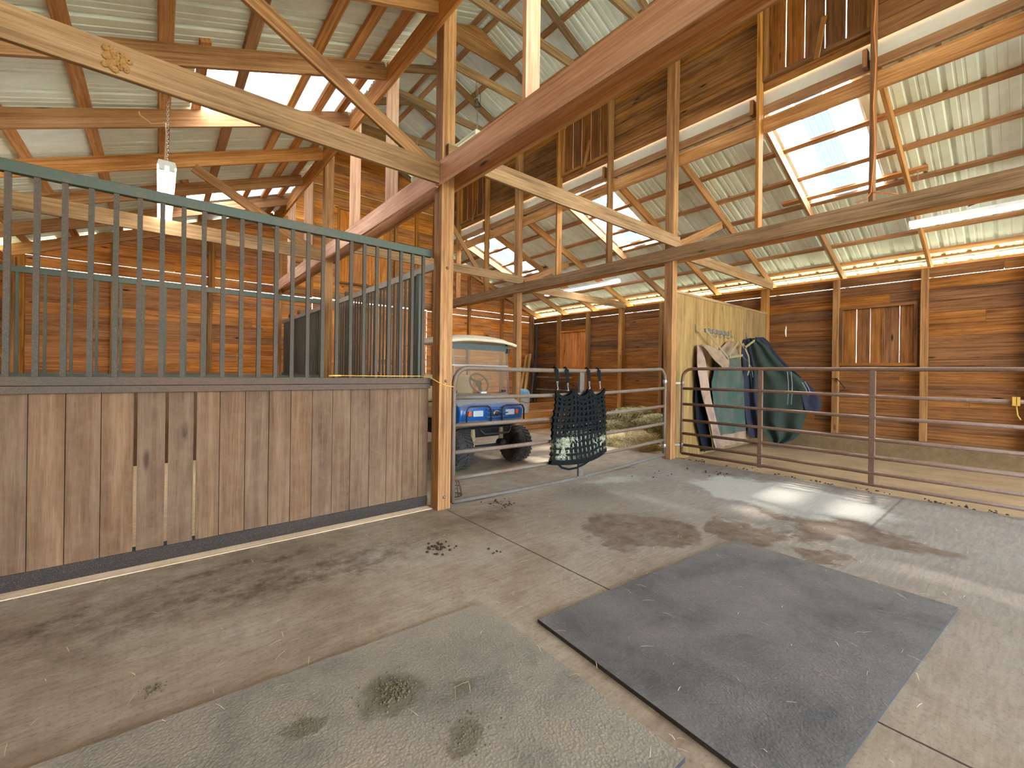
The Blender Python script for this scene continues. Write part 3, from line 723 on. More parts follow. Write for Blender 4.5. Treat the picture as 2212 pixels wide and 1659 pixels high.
# ------------------------------------------------------------------ lamps
GL = 'long fluorescent strip lamps'
def lamp(name, p, length, label, lit=True, chains=(), wdt=.13):
    x, y, z = p
    t = thing(name, (x, y+length/2, z), label, 'lamp', GL)
    m = MB(); m.prism([(x-wdt/2, z), (x+wdt/2, z), (x+wdt/2-.012, z+.05), (x-wdt/2+.012, z+.05)], y, y+length, ax=1); obj('housing', m, 'white', t)
    for sx in (-1, 1):
        m = MB(); m.tube([(x+sx*.04, y+.03, z-.022), (x+sx*.04, y+length-.03, z-.022)], .017, 10); obj('tube', m, 'tube' if lit else 'white', t)
        for yy in (y, y+length-.025):
            m = MB(); m.box((x+sx*.04-.022, yy, z-.045), (x+sx*.04+.022, yy+.025, z+.0)); obj('socket', m, 'white', t)
    for yy, zt in chains:
        m = MB(); k = 0; zz = z+.05
        while zz < zt:
            o = V((.006, 0, 0)) if k % 2 else V((0, .006, 0))
            m.tube([V((x, yy, zz))+o, V((x, yy, zz+.012))+o*1.6, V((x, yy, zz+.026))+o, V((x, yy, zz+.026))-o, V((x, yy, zz+.012))-o*1.6, V((x, yy, zz))-o], .0028, 5, closed=True); zz += .023; k += 1
        obj('chain', m, 'chrome', t)
    return t
lamp('strip_lamp', (0.045, 5.55, 3.36), 2.44, 'lit strip lamp hanging end-on over the left stall', chains=((5.62, zl(.045)-.2), (7.9, zl(.045)-.2)), wdt=.155)
lamp('strip_lamp', (8.2, -1.31, 3.49), 2.44, 'bright lit strip lamp at the right edge, under the near right roof', chains=((1.05, zr(8.2)-.05), (-1.2, zr(8.2)-.05)))
lamp('strip_lamp', (8.2, 6.10, 3.49), 2.44, 'lit strip lamp far down the right shed, above the hay', chains=((6.2, zr(8.2)-.05), (8.45, zr(8.2)-.05)))
t = lamp('strip_lamp', (4.22, 6.12, 5.46), 2.44, 'unlit strip lamp hanging on a chain high in the centre aisle', lit=False, chains=((6.16, 6.30), (8.4, 6.30)))
m = MB()
for k in range(5): m.tube([V((4.2+.06*math.cos(a), 6.13+.03*math.sin(a*2), 5.95+.06*math.sin(a)+.006*k)) for a in [i*.6283 for i in range(10)]], .005, 5, closed=True)
m.tube([(4.17, 6.13, 6.32), (4.15, 6.13, 6.1), (4.17, 6.13, 5.95)], .005, 5); m.tube([(4.24, 6.13, 6.2), (4.26, 6.13, 6.12), (4.25, 6.13, 5.98)], .005, 5)
tag(obj('cable_coil', m, 'wire'), 'coiled dark cable hanging from the tie high in the centre aisle', 'cable')
m = MB(); m.tube([(-0.18, 5.75, zl(-.18)-.24), (-.17, 5.72, 3.86), (-.08, 5.68, 3.79), (.03, 5.64, 3.82), (.035, 5.63, 3.7), (.03, 5.63, 3.45)], .008, 6)
tag(obj('power_cable', m, 'tan_cable'), 'loose tan cable looping down to the lamp over the left stall', 'cable')

# ------------------------------------------------------------------ stall front
t = thing('stall_partition', (0, 3.78, 0), 'barred stall wall of upright planks below rusty green bars', 'stall wall')
m = MB(); m.bar((-1.98, 3.78, 2.484), (2.06, 3.78, 2.484), .05, .070, Z); obj('top_rail', m, 'green_steel', t, bevel=.004)
m = MB(); m.box((-1.98, 3.75, 1.213), (2.06, 3.83, 1.266), axis=0); obj('ledge_rail', m, 'ledge_steel', t, bevel=.003)
m = MB(); m.box((-1.98, 3.752, 1.165), (2.06, 3.83, 1.210), axis=0); obj('ledge_rail', m, 'ledge_steel', t, bevel=.003)
for k in range(-11, 24):
    x = -.682+.1157*k; m = MB(); m.bar((x, 3.78, 1.262), (x, 3.78, 2.455), .027, .027, V((0, 1, 0)))
    o = obj('bar', m, 'bar_steel', t)
m = MB(); x = -1.98
edges = [-1.98, -1.82, -1.665, -1.51, -1.36, -1.21, -1.06, -.90, -.75, -.596, -.439, -.279, -.12, .043, .2, .353, .514, .672, .827, .988, 1.151, 1.304, 1.473, 1.635, 1.795, 1.96, 2.06]
for i, (a, b) in enumerate(zip(edges[:-1], edges[1:])):
    g = .004
    gl, gr = g/2, g/2
    d = random.uniform(0, .004)
    if abs(a+.12) < .01 or abs(a-.043) < .01 or abs(a-.2) < .01: gl = .016
    m.box((a+gl, 3.795+d, .06), (b-gr, 3.825+d, 1.18), axis=2)
    if not (abs(b+.12) < .01 or abs(b-.043) < .01 or abs(b-.2) < .01): m.box((b-.02, 3.832, .06), (b+.02, 3.838, 1.18), axis=2)
obj('planks', m, 'plank', t)
m = MB(); m.prism([(3.800, 0.0), (3.785, .06), (3.79, .105), (3.86, .115), (3.86, 0)], -1.98, 2.06, ax=0); obj('base_rail', m, 'dark_base', t)

# divider between the two stalls
t = thing('stall_divider', (0, 7.42, 0), 'second row of thin bars, dividing the two stalls', 'stall wall')
for z0, z1, n in ((2.405, 2.475, 'top_rail'), (1.20, 1.245, 'ledge_rail')):
    m = MB(); m.box((-1.9, 7.40, z0), (2.06, 7.44, z1), axis=0); obj(n, m, 'green_steel', t)
for k in range(18):
    x = -1.70+.2205*k; m = MB(); m.bar((x, 7.42, 1.24), (x, 7.42, 2.41), .025, .025, V((0, 1, 0))); obj('bar', m, 'green_steel', t)
m = MB()
for k in range(25): m.box((-1.9+k*.158, 7.41, 0), (-1.9+k*.158+.155, 7.44, 1.2), axis=2)
obj('planks', m, 'plank', t)

# stall fronts along the aisle, with sliding doors
def stall_side(y0, y1, label, lab2):
    t = thing('stall_partition', (2.23, (y0+y1)/2, 0), label, 'stall wall')
    m = MB(); m.box((2.215, y0, 2.40), (2.255, y1, 2.47), axis=1); obj('top_rail', m, 'light_steel', t)
    m = MB(); m.box((2.215, y0, 1.18), (2.255, y1, 1.25), axis=1); obj('ledge_rail', m, 'ledge_steel', t)
    n = int((y1-y0-.85)/.105)
    for k in range(n):
        y = y0+.85+.105*k; m = MB(); m.bar((2.235, y, 1.24), (2.235, y, 2.41), .022, .022, V((0, 1, 0))); obj('bar', m, 'bar_steel', t)
    for y in (y0+.58, y0+.70):
        m = MB(); m.box((2.215, y, 0), (2.255, y+.07, 2.41)); obj('jamb', m, 'green_steel', t)
    m = MB(); y = y0+.7
    while y < y1-.05: m.box((2.22, y, 0), (2.25, min(y+.155, y1), 1.18), axis=2); y += .158
    obj('planks', m, 'plank', t)
    d = thing('stall_door', (2.30, y1-.8, 0), lab2, 'stall door')
    a, b = y1-1.55, y1-.25
    m = MB()
    pts = [(2.30, a, .1), (2.30, a, 2.24)]+[(2.30, a+.06-.06*math.cos(q), 2.24+.06*math.sin(q)) for q in (.5, 1.0, 1.57)]
    pts += [(2.30, b-.06+.06*math.sin(q), 2.24+.06*math.cos(q)) for q in (0, .5, 1.0)]+[(2.30, b, 2.24), (2.30, b, .1)]
    m.tube(pts, .018, 8); obj('door_frame', m, 'light_steel', d)
    for k in range(11):
        y = a+.1+k*.105; m = MB(); m.tube([(2.30, y, 1.24), (2.30, y, 2.29)], .011, 6); obj('bar', m, 'bar_steel', d)
    m = MB()
    for k in range(8): m.box((2.29, a+.02+k*.158, .1), (2.31, a+.02+k*.158+.155, 1.22), axis=2)
    obj('planks', m, 'plank', d)
    for y in (a+.25, b-.25):
        m = MB(); m.lathe((2.27, y, 2.52), (1, 0, 0), [(.012, -.03), (.05, -.02), (.05, .01), (.012, .02)], 14); m.box((2.275, y-.015, 2.28), (2.285, y+.015, 2.54)); obj('roller', m, 'rust', d)
    m = MB(); m.tube([(2.33, a+.1, 1.27), (2.34, a+.1, 1.33), (2.34, a+.06, 1.36), (2.33, a+.03, 1.32)], .008, 6); obj('latch', m, 'chrome', d)
stall_side(3.745, 7.36, 'barred aisle side of the near stall, right behind the stall bars', 'sliding barred door of the near stall, hung on rollers')
stall_side(7.52, 11.12, 'barred aisle side of the far stall, glimpsed beyond the second post', 'sliding barred door of the far stall, beyond the second post')
m = MB(); m.tube([(1.19, 3.745, 1.285), (1.6, 3.742, 1.283), (1.95, 3.742, 1.284)], .0042, 6); m.tube([(1.95, 3.742, 1.284), (2.04, 3.72, 1.272), (2.065, 3.598, 1.225), (2.14, 3.595, 1.195), (2.215, 3.6, 1.185), (2.26, 3.64, 1.18)], .0042, 6)
m.tube([(1.10, 3.745, 1.282), (1.13, 3.745, 1.283), (1.20, 3.745, 1.284)], .007, 6)
tag(obj('bungee_cord', m, 'yellow'), 'yellow cord stretched along the stall ledge and round the near post', 'cord')
m = MB(); m.tube([(2.60, 5.29, .0), (2.60, 5.27, .7), (2.60, 5.25, 1.29)], .014, 8); pf = tag(obj('fork_handle', m, 'black'), 'tool handle with a teal grip leaning beyond the stall bars', 'tool')
m = MB(); m.tube([(2.60, 5.25, 1.29), (2.60, 5.232, 1.38), (2.60, 5.215, 1.47), (2.60, 5.213, 1.485)], [.018, .022, .021, .012], 8); g = obj('grip', m, 'teal', pf); g['label'] = 'teal rubber grip'

# ------------------------------------------------------------------ gates
def P1(t, dz=0): return None
tz = [1.372, 1.075, .795, .525, .265, .035]
g1 = thing('tube_gate', (4.2, 3.66, 0), 'worn galvanised tube gate across the aisle, holding the hay net', 'gate')
gx0, gx1 = 2.27, 6.12
def gz(x, z):
    u = (x-gx0)/(gx1-gx0); return z+.045*u-.030*math.sin(math.pi*u)+.0
m = MB(); r = .16
pts = [(gx0, 3.66, .03), (gx0, 3.66, .6), (gx0, 3.66, gz(gx0, tz[0])-r)]
pts += [(gx0+r-r*math.cos(a), 3.66, gz(gx0, tz[0])-r+r*math.sin(a)) for a in (.4, .8, 1.2, 1.57)]
pts += [(gx0+u*(gx1-gx0), 3.66, gz(gx0+u*(gx1-gx0), tz[0])) for u in (.2, .35, .5, .65, .8, .93)]
zt = gz(gx1, tz[0]); pts += [(gx1-r+r*math.sin(a), 3.66, zt-r+r*math.cos(a)) for a in (0.1, .4, .8, 1.2, 1.57)]+[(gx1, 3.66, .6), (gx1, 3.66, .08)]
m.tube(pts, .024, 12); obj('frame', m, 'gate_mix', g1)
for i, z in enumerate(tz[1:]):
    m = MB(); m.tube([(gx0+u*(gx1-gx0), 3.66, gz(gx0+u*(gx1-gx0), z)-(.02*math.sin(math.pi*u) if i == 4 else 0)) for u in (0, .12, .25, .4, .5, .6, .75, .88, 1)], .022, 10)
    obj('rail', m, 'gate_mix' if i < 4 else 'gate_galv', g1)
m = MB(); m.bar((4.17, 3.665, .02), (4.17, 3.665, 1.36), .085, .03, V((0, 1, 0))); o = obj('upright', m, 'gate_galv', g1); o['label'] = 'flat galvanised upright'
for z in (1.22, .22):
    m = MB(); m.lathe((gx1, 3.66, z-.03), (0, 0, 1), [(.03, 0), (.033, .005), (.033, .055), (.03, .06)], 12); m.bar((gx1, 3.66, z), (6.20, 3.66, z), .02, .03); obj('hinge', m, 'chrome', g1)
g2 = thing('tube_gate', (6.46, 1.85, 0), 'long rusty brown tube gate closing off the right shed', 'gate')
y0, y1 = -0.14, 3.55; X2 = 6.45
tz2 = [1.428, 1.115, .868, .612, .403, .222, .085]
m = MB(); pts = [(X2, y1, .085), (X2, y1, .7), (X2, y1, tz2[0]-r)]+[(X2, y1-r+r*math.cos(a), tz2[0]-r+r*math.sin(a)) for a in (.4, .8, 1.2, 1.57)]+[(X2, y, tz2[0]) for y in (3.0, 2.2, 1.4, .8, .4)]
pts += [(X2, y0+r-r*math.sin(a), tz2[0]-r+r*math.cos(a)) for a in (.1, .4, .8, 1.2, 1.57)]+[(X2, y0, .7), (X2, y0, .085)]
m.tube(pts, .024, 12); obj('frame', m, 'gate_rust', g2)
for z in tz2[1:]:
    m = MB(); m.tube([(X2, y1, z), (X2, 2.4, z+.008), (X2, 1.2, z-.006), (X2, y0, z)], .0215, 10); obj('rail', m, 'gate_rust', g2)
for y in (2.40, 1.19):
    m = MB(); m.bar((X2, y, .06), (X2, y, 1.42), .036, .058, V((0, 1, 0))); obj('upright', m, 'gate_rust', g2, bevel=.006)
for z in (1.20, .22):
    m = MB(); m.lathe((X2, y1, z-.03), (0, 0, 1), [(.03, 0), (.034, .005), (.034, .055), (.03, .06)], 12); m.bar((X2, y1, z), (X2-.09, 3.62, z), .02, .03); obj('hinge', m, 'bolt', g2)
m = MB(); m.box((X2-.035, .10, 1.075), (X2+.035, .125, 1.16)); m.box((X2-.035, .075, 1.075), (X2+.035, .095, 1.16)); m.tube([(X2, .10, 1.08), (X2+.0, .09, .98), (X2, .07, .94)], .006, 6)
tag(obj('gate_clip', m, 'yellow'), 'yellow clip on the second rail at the free end of the rusty gate', 'clip')

# ------------------------------------------------------------------ hay net on the near gate
hn = thing('hay_net', (4.06, 3.58, .25), 'black webbing hay net hanging on the near tube gate', 'hay net')
def hnp(u, v, s):   # u 0..1 across, v 0..1 upward, s = -1 front, 1 back
    x0 = 3.545+.075*v; x1 = 4.575-.035*v
    x = x0+(x1-x0)*u
    z = .29+(1.135-.29)*v+.05*(1-v)*(u-.5)-.045*math.sin(math.pi*u)*(1-v)
    z -= .10*v**6*abs(math.sin(math.pi*(u*3)))*1.0
    th = (.03+.075*(1-v)**1.2)*(math.sin(math.pi*min(max(u, .02), .98))**.6)
    y = 3.585+s*th+.010*math.sin(17*u)*v
    return V((x+.012*math.sin(9*v+3*u), y, z))
for s in (-1, 1):
    m = MB(); nu, nv = 13, 12
    for k in range(nu):
        u = (k+.5)/nu
        for j in range(24):
            a, b = j/24, (j+1)/24; w_ = .019
            p, q = hnp(u, a, s), hnp(u, b, s); d = V((w_, 0, 0)); mi = 1 if (k % 3 == 1) else 0
            m.face([p-d, p+d, q+d, q-d], mi=mi)
    for k in range(nv):
        v = (k+.5)/nv
        for j in range(24):
            a, b = j/24, (j+1)/24; w_ = .0145; o = V((0, s*.003, w_)); o2 = V((0, s*.003, -w_))
            p, q = hnp(a, v, s), hnp(b, v, s)
            m.face([p+o2, q+o2, q+o, p+o])
    for j in range(24):   # top and bottom hems
        for v, w_ in ((0.99, .02), (0.01, .018)):
            p, q = hnp(j/24, v, s), hnp((j+1)/24, v, s); o = V((0, s*.004, w_)); m.face([p-o, q-o, q+o, p+o])
    ob = obj('net_panel', m, ['strap', 'strap_blue'], hn)
    sd = ob.modifiers.new('s', 'SOLIDIFY'); sd.thickness = .003
for x, zb in ((3.67, 1.12), (3.85, 1.10), (4.25, 1.12), (4.46, 1.12)):
    m = MB()
    m.bar((x-.01, 3.628, 1.375), (x, 3.60, zb+.10), .03, .004, V((0, 1, 0))); m.bar((x+.03, 3.63, 1.38), (x+.012, 3.603, zb+.12), .03, .004, V((0, 1, 0)))
    m.tube([(x+.01, 3.632, 1.36), (x+.01, 3.634, 1.385), (x+.01, 3.655, 1.405), (x+.01, 3.68, 1.395)], .012, 6); sp_ = obj('strap', m, 'strap', hn)
    m = MB(); m.tube([(x-.012, 3.60, zb+.11), (x+.012, 3.60, zb+.11), (x+.010, 3.60, zb+.085), (x-.010, 3.60, zb+.085)], .004, 6, closed=True)
    m.tube([(x, 3.60, zb+.085), (x+.004, 3.60, zb+.05), (x+.014, 3.60, zb+.03), (x+.006, 3.60, zb+.01), (x-.006, 3.60, zb+.025)], .0045, 6); c_ = obj('snap_hook', m, 'chrome', sp_)
m = MB(); L = [(3.66, .26), (3.74, .20), (3.86, .165), (4.0, .165), (4.15, .195), (4.28, .24), (4.38, .28)]
for (a, b), (c, d) in zip(L[:-1], L[1:]): m.bar((a, 3.575, b), (c, 3.575, d), .004, .026, Z)
obj('bottom_strap', m, 'strap', hn)

def strands(mb, pts, n, lmin, lmax, w, spread=1.0):
    for _ in range(n):
        p, nrm = pts()
        d = V((random.gauss(0, 1), random.gauss(0, 1), random.gauss(0, .6))); d -= nrm*d.dot(nrm)*.65; d.normalize()
        L = random.uniform(lmin, lmax); s_ = d.cross(nrm)
        if s_.length < .01: continue
        s_ = s_.normalized()*w*.5
        a = p-d*L/2; b = p+nrm*random.uniform(0, .02); c = p+d*L/2+V((0, 0, -.01))
        r_ = random.random()
        mb.face([a-s_, a+s_, b+s_, b-s_], rnd=r_); mb.face([b-s_, b+s_, c+s_*.4, c-s_*.4], rnd=r_)
def lump(mb, c, sz, n=900, lmin=.05, lmax=.16, w=.004, power=.6, seed=0):
    c = V(c); NU, NV = 44, 22; vs = []
    def surf(th, ph):
        a, b, d = math.cos(th)*math.cos(ph), math.sin(th)*math.cos(ph), math.sin(ph)
        f = lambda q: math.copysign(abs(q)**power, q)
        p = V((f(a)*sz[0]/2, f(b)*sz[1]/2, f(d)*sz[2]/2))
        k = 1+.20*noise.noise(p*5+V((seed, 0, 0)))+.12*noise.noise(p*14)+.06*noise.noise(p*33)
        return c+p*k, V((a, b, d))
    for j in range(NV+1):
        for i in range(NU): vs.append(surf(i*2*math.pi/NU, -math.pi/2+j*math.pi/NV)[0])
    fs = [[j*NU+i, j*NU+(i+1) % NU, (j+1)*NU+(i+1) % NU, (j+1)*NU+i] for j in range(NV) for i in range(NU)]
    mb.shared(vs, fs, None, [random.uniform(.1, .6) for _ in fs], 0, True)
    strands(mb, lambda: surf(random.uniform(0, 6.283), math.asin(random.uniform(-.5, 1))), n, lmin, lmax, w)
m = MB(); lump(m, (4.06, 3.585, .42), (.90, .13, .34), 1400, .03, .12, .005); o = obj('hay_filling', m, 'hay_grey', hn); o['label'] = 'chopped pale hay showing through the lower mesh'

# ------------------------------------------------------------------ hay heap in the right shed
GH = 'hay bales on the dirt floor'
m = MB(); lump(m, (8.15, 5.05, .20), (.95, .55, .56), 3600, .08, .26, .009, .5, 1)
tag(obj('hay_bale', m, 'hay'), 'green hay bale nearest the plywood partition post', 'hay bale', GH)
m = MB(); lump(m, (8.85, 6.15, .22), (1.0, .6, .56), 3000, .08, .26, .010, .5, 2)
tag(obj('hay_bale', m, 'hay'), 'green hay bale against the back of the heap', 'hay bale', GH)
m = MB(); lump(m, (7.85, 6.0, .10), (.7, .6, .36), 2400, .08, .26, .010, .6, 3)
tag(obj('hay_bale', m, 'hay'), 'broken low hay flake at the left of the heap', 'hay bale', GH)
m = MB(); lump(m, (6.95, 4.90, .02), (1.1, 1.0, .42), 5000, .06, .24, .008, .8, 4); lump(m, (7.5, 4.35, -.03), (.7, .5, .18), 1200, .06, .2, .008, .8, 5)
tag(obj('loose_hay', m, 'hay_pale'), 'sunlit heap of loose pale hay on the floor behind the net', 'hay', kind='stuff')

# ------------------------------------------------------------------ plywood partition, hooks, horse rugs
m = MB(); m.box((6.37, 3.68, -.05), (9.0, 3.70, 2.66), axis=2, rnd=.6); m.box((9.003, 3.68, -.05), (10.16, 3.70, 2.66), axis=2, rnd=.3)
pp = tag(obj('plywood_partition', m, 'ply'), 'tall plywood partition wall hung with horse rugs', 'partition')
m = MB(); m.box((6.37, 3.67, 2.66), (10.16, 3.715, 2.70), axis=0); obj('cap_board', m, 'tie', pp)
t = thing('hook_rack', (7.85, 3.66, 2.05), 'row of small chrome hooks on a wooden strip, on the plywood', 'hook rack')
m = MB(); m.box((7.40, 3.660, 2.09), (8.33, 3.679, 2.15), axis=0); obj('backboard', m, 'skull', t)
for k in range(6):
    x = 7.52+.155*k; m = MB(); m.bar((x, 3.655, 2.07), (x, 3.655, 2.165), .018, .006, V((0, 1, 0)))
    m.tube([(x, 3.65, 2.09), (x, 3.62, 2.03), (x, 3.60, 2.01), (x, 3.58, 2.03), (x, 3.575, 2.06)], .006, 6); obj('hook', m, 'chrome', t)
GK = 'single chrome hooks on the plywood'
for x, lb in ((8.44, 'single chrome hook just right of the hook rack'), (9.12, 'single chrome hook holding the green and navy rug'), (7.08, 'single chrome hook holding the webbing strap left of the rack')):
    m = MB(); m.bar((x, 3.674, 2.06), (x, 3.674, 2.20), .02, .008, V((0, 1, 0))); m.tube([(x, 3.67, 2.10), (x, 3.63, 2.05), (x, 3.60, 2.05), (x, 3.59, 2.09)], .007, 6)
    tag(obj('wall_hook', m, 'chrome'), lb, 'hook', GK)

def drape(rows, origin, dr, nu=26, amp=.05, folds=5, base=.05, grow=.6, zones=None, phase=0.0):
    """cloth: rows (z, s0, s1) along direction dr; folds across the normal; returns an MB"""
    dr = V(dr).normalized(); nrm = V((dr.y, -dr.x, 0)); origin = V(origin)
    if nrm.y > 0: nrm = -nrm
    rr = []
    for (z0, a0, b0), (z1, a1, b1) in zip(rows[:-1], rows[1:]):
        n = max(1, int(abs(z1-z0)/.04))
        for k in range(n):
            u = k/n; w_ = u*u*(3-2*u) if False else u; rr.append((z0+(z1-z0)*w_, a0+(a1-a0)*w_, b0+(b1-b0)*w_))
    rr.append(rows[-1]); vs = []; mb = MB(); N = len(rr)
    for j, (z, a, b) in enumerate(rr):
        v = j/(N-1)
        for i in range(nu+1):
            u = i/nu; f = math.sin(u*folds*math.pi*2+phase+v*.8)+.5*math.sin(u*folds*4.4+2*v+phase*2)
            d = base*(.35+.65*v**grow)+amp*f*(.4+.6*min(1, v*1.5))+.02*noise.noise(V((u*4, v*5, phase)))
            d = max(d, .012)
            vs.append(origin+dr*(a+(b-a)*u)+nrm*d+Z*z)
    fs = []; mi = []
    for j in range(N-1):
        for i in range(nu):
            fs.append([j*(nu+1)+i, (j+1)*(nu+1)+i, (j+1)*(nu+1)+i+1, j*(nu+1)+i+1]); mi.append(zones(i/nu, j/(N-1)) if zones else 0)
    mb.shared(vs, fs, None, .5, mi, True); return mb
def cloth(name, mb, mats, parent, th=.006):
    o = obj(name, mb, mats, parent); s_ = o.modifiers.new('s', 'SOLIDIFY'); s_.thickness = th; s_.offset = 0
    sb = o.modifiers.new('ss', 'SUBSURF'); sb.levels = 1; sb.render_levels = 1; return o
OR1 = (0, 3.676, 0)
r1 = thing('horse_rug', (8.0, 3.6, 0), 'faded green horse rug with tan lining, hung on the plywood rack', 'horse rug')
cloth('green_panel', drape([(1.98, 8.22, 8.42), (1.86, 7.98, 8.62), (1.70, 7.72, 8.72), (1.2, 7.50, 8.95), (.7, 7.56, 9.0), (.25, 7.72, 9.05), (.02, 7.78, 9.10)], OR1, (1, 0, 0), amp=.022, folds=2.6, base=.10, zones=lambda u, v: 1 if v > .87 or v < .13 else 0), ['green_cloth', 'tan'], r1)
cloth('lining', drape([(1.84, 7.02, 7.16), (1.6, 6.98, 7.28), (1.35, 6.96, 7.30), (.9, 7.10, 7.40), (.5, 7.30, 7.56), (.2, 7.42, 7.70), (.0, 7.52, 7.74)], OR1, (1, 0, 0), nu=10, amp=.03, folds=1.2, base=.15), ['pink_tan'], r1)
cloth('dark_edge', drape([(1.5, 7.08, 7.30), (1.0, 7.0, 7.34), (.5, 7.04, 7.50), (.0, 7.30, 7.66)], OR1, (1, 0, 0), nu=10, amp=.015, folds=1.5, base=.05), ['strap_blue'], r1)
cloth('collar_flap', drape([(1.86, 7.10, 7.35), (1.80, 7.12, 7.60), (1.68, 7.22, 7.82), (1.56, 7.40, 7.96), (1.48, 7.60, 7.92), (1.44, 7.68, 7.80)], OR1, (1, 0, 0), nu=14, amp=.02, folds=1.5, base=.20, grow=.3), ['tan'], r1)
m = MB()
for a, b in (((7.08, 2.10), (7.60, 1.83)), ((7.60, 1.83), (7.93, 1.66)), ((7.93, 1.66), (7.97, 1.54)), ((9.10, 2.04), (8.62, 1.86)), ((8.62, 1.86), (8.40, 1.98)), ((8.55, 1.94), (8.82, 1.70)), ((8.82, 1.70), (8.86, 1.48)), ((8.86, 1.48), (8.78, 1.34)), ((7.98, 1.66), (8.55, 1.72)), ((7.98, 1.70), (8.35, 1.96))):
    m.bar((a[0], 3.50, a[1]), (b[0], 3.50, b[1]), .005, .045, Z)
obj('strap', m, 'webbing', r1)
OR2 = (9.1, 3.62, 0); D2 = (.55, -1, 0)
r2 = thing('horse_rug', (9.3, 3.2, 0), 'deep green horse rug with navy trim, bulging out from the wall', 'horse rug')
cloth('green_panel', drape([(2.08, -.02, .10), (1.92, -.06, .30), (1.75, -.06, .42), (1.54, -.04, .58), (1.28, .02, .90), (1.1, .04, 1.02), (.86, .04, 1.05), (.66, .05, .98), (.45, .10, .92), (.28, .22, .90), (.12, .36, .76), (.03, .42, .58)], OR2, D2, amp=.035, folds=2.4, base=.16, phase=1.1), ['deep_green'], r2)
cloth('navy_panel', drape([(2.06, -.10, .0), (1.9, -.17, .02), (1.70, -.14, .06), (1.44, -.12, .10), (1.0, -.12, .12), (.5, -.06, .18), (.2, .0, .24), (.12, .05, .2)], OR2, D2, nu=12, amp=.03, folds=1.3, base=.20, phase=.4), ['navy'], r2)
cloth('navy_corner', drape([(1.28, .78, .92), (1.12, .82, 1.06), (.95, .88, 1.17), (.84, .90, 1.20), (.72, .92, 1.18), (.64, .96, 1.10)], OR2, D2, nu=12, amp=.015, folds=1.0, base=.20, phase=2), ['navy'], r2)
cloth('navy_back', drape([(2.10, .10, .26), (2.0, .16, .36), (1.85, .22, .42), (1.6, .40, .62), (1.3, .66, .90)], OR2, D2, nu=10, amp=.01, folds=1.0, base=.07), ['navy'], r2)
def rugline(L, off=.27):
    d = V(D2).normalized(); n_ = V((d.y, -d.x, 0)); n_ = n_ if n_.y < 0 else -n_
    mm = MB(); mm.tube([V(OR2)+d*a+n_*off+Z*z for a, z in L], .006, 6); return mm
for L in ([(.62, 1.42), (.64, 1.2), (.64, 1.0), (.63, .8)], [(.68, 1.42), (.70, 1.2), (.70, 1.0), (.69, .8)], [(-.15, 1.72), (-.05, 1.62), (.02, 1.5), (.05, 1.3)], [(.86, 1.22), (.92, 1.10), (.96, .98)], [(.90, 1.24), (.96, 1.12), (1.0, 1.0)]):
    obj('piping', rugline(L), 'piping', r2)
m = MB(); m.bar((9.85, 2.95, 1.25), (10.14, 2.42, 1.31), .035, .006, Z); m.bar((10.14, 2.42, 1.31), (10.13, 2.28, 1.12), .035, .006, Z); m.bar((10.13, 2.28, 1.12), (10.1, 2.42, .98), .035, .006, Z)
tag(obj('surcingle_strap', m, 'strap_blue'), 'dark blue strap hooked on the wall stud beyond the green rug', 'strap')
m = MB(); m.tube([(10.15, 3.30, 2.34), (10.12, 3.30, 2.28), (10.13, 3.30, 2.22), (10.15, 3.30, 2.18)], .012, 6); m.bar((10.155, 3.30, 2.16), (10.155, 3.30, 2.38), .03, .006, V((0, 1, 0)))
tag(obj('wall_bracket', m, 'white'), 'small white bracket on the right wall above the navy rug', 'bracket')

# ------------------------------------------------------------------ blue utility cart
ct = thing('utility_cart', (3.68, 5.9, 0), 'blue utility cart with cream canopy parked in the aisle', 'utility cart')
m = MB(); cx0, cx1 = 3.12, 4.24
def cowl(x):   # body side profile, slightly narrower and lower toward the sides
    e = abs((x-3.68)/.56); k = 1-.05*e**3
    f = .035*e**2
    return [(4.90+f, .60), (4.85+f, .66), (4.84+f, .84*k+.0), (4.875+f, .905*k), (5.0, .95*k), (5.26, 1.02), (5.30, .55), (5.1, .52)]
xs = [cx0+(cx1-cx0)*i/16 for i in range(17)]; vs = []; n = 8
for x in xs: vs += [V((x, q[0], q[1])) for q in cowl(x)]
fs = [[i*n+k, (i+1)*n+k, (i+1)*n+(k+1) % n, i*n+(k+1) % n] for i in range(16) for k in range(n)]+[list(range(n)), [16*n+k for k in range(n)][::-1]]
m.shared(vs, fs, None, .5, 0, True); body = obj('hood', m, 'cart', ct, bevel=.02)
for z in (.70, .755, .81):
    m = MB(); m.bar((3.53, 4.840, z), (3.92, 4.840, z), .03, .022, Z); obj('grille_rib', m, 'cart', body, bevel=.006)
m = MB(); m.lathe((3.70, 4.825, .765), (0, -1, 0), [(.0, .018), (.05, .016), (.058, .010), (.06, 0)], 20); e_ = obj('badge', m, 'chrome', body); e_.scale = (1, 1, .75)
m = MB(); m.lathe((3.70, 4.811, .765), (0, -1, 0), [(.0, .0055), (.046, .005), (.048, 0)], 20); e2 = obj('badge_face', m, 'black', e_)
fc = bpy.data.curves.new('badge_letters', 'FONT'); fc.body = 'EZGO'; fc.size = .032; fc.align_x = 'CENTER'; fc.align_y = 'CENTER'; fc.extrude = .001
ft = bpy.data.objects.new('tmp', fc); COL.objects.link(ft)
fm_ = bpy.data.meshes.new_from_object(ft.evaluated_get(bpy.context.evaluated_depsgraph_get()))
bpy.data.objects.remove(ft); bpy.data.curves.remove(fc)
fo = bpy.data.objects.new('badge_letters', fm_); COL.objects.link(fo); fm_.materials.clear(); fm_.materials.append(M['chrome'])
fo.parent = body; fo.rotation_euler = (math.radians(90), 0, 0); fo.location = V((3.70, 4.8035, .765))-WL[body.name]
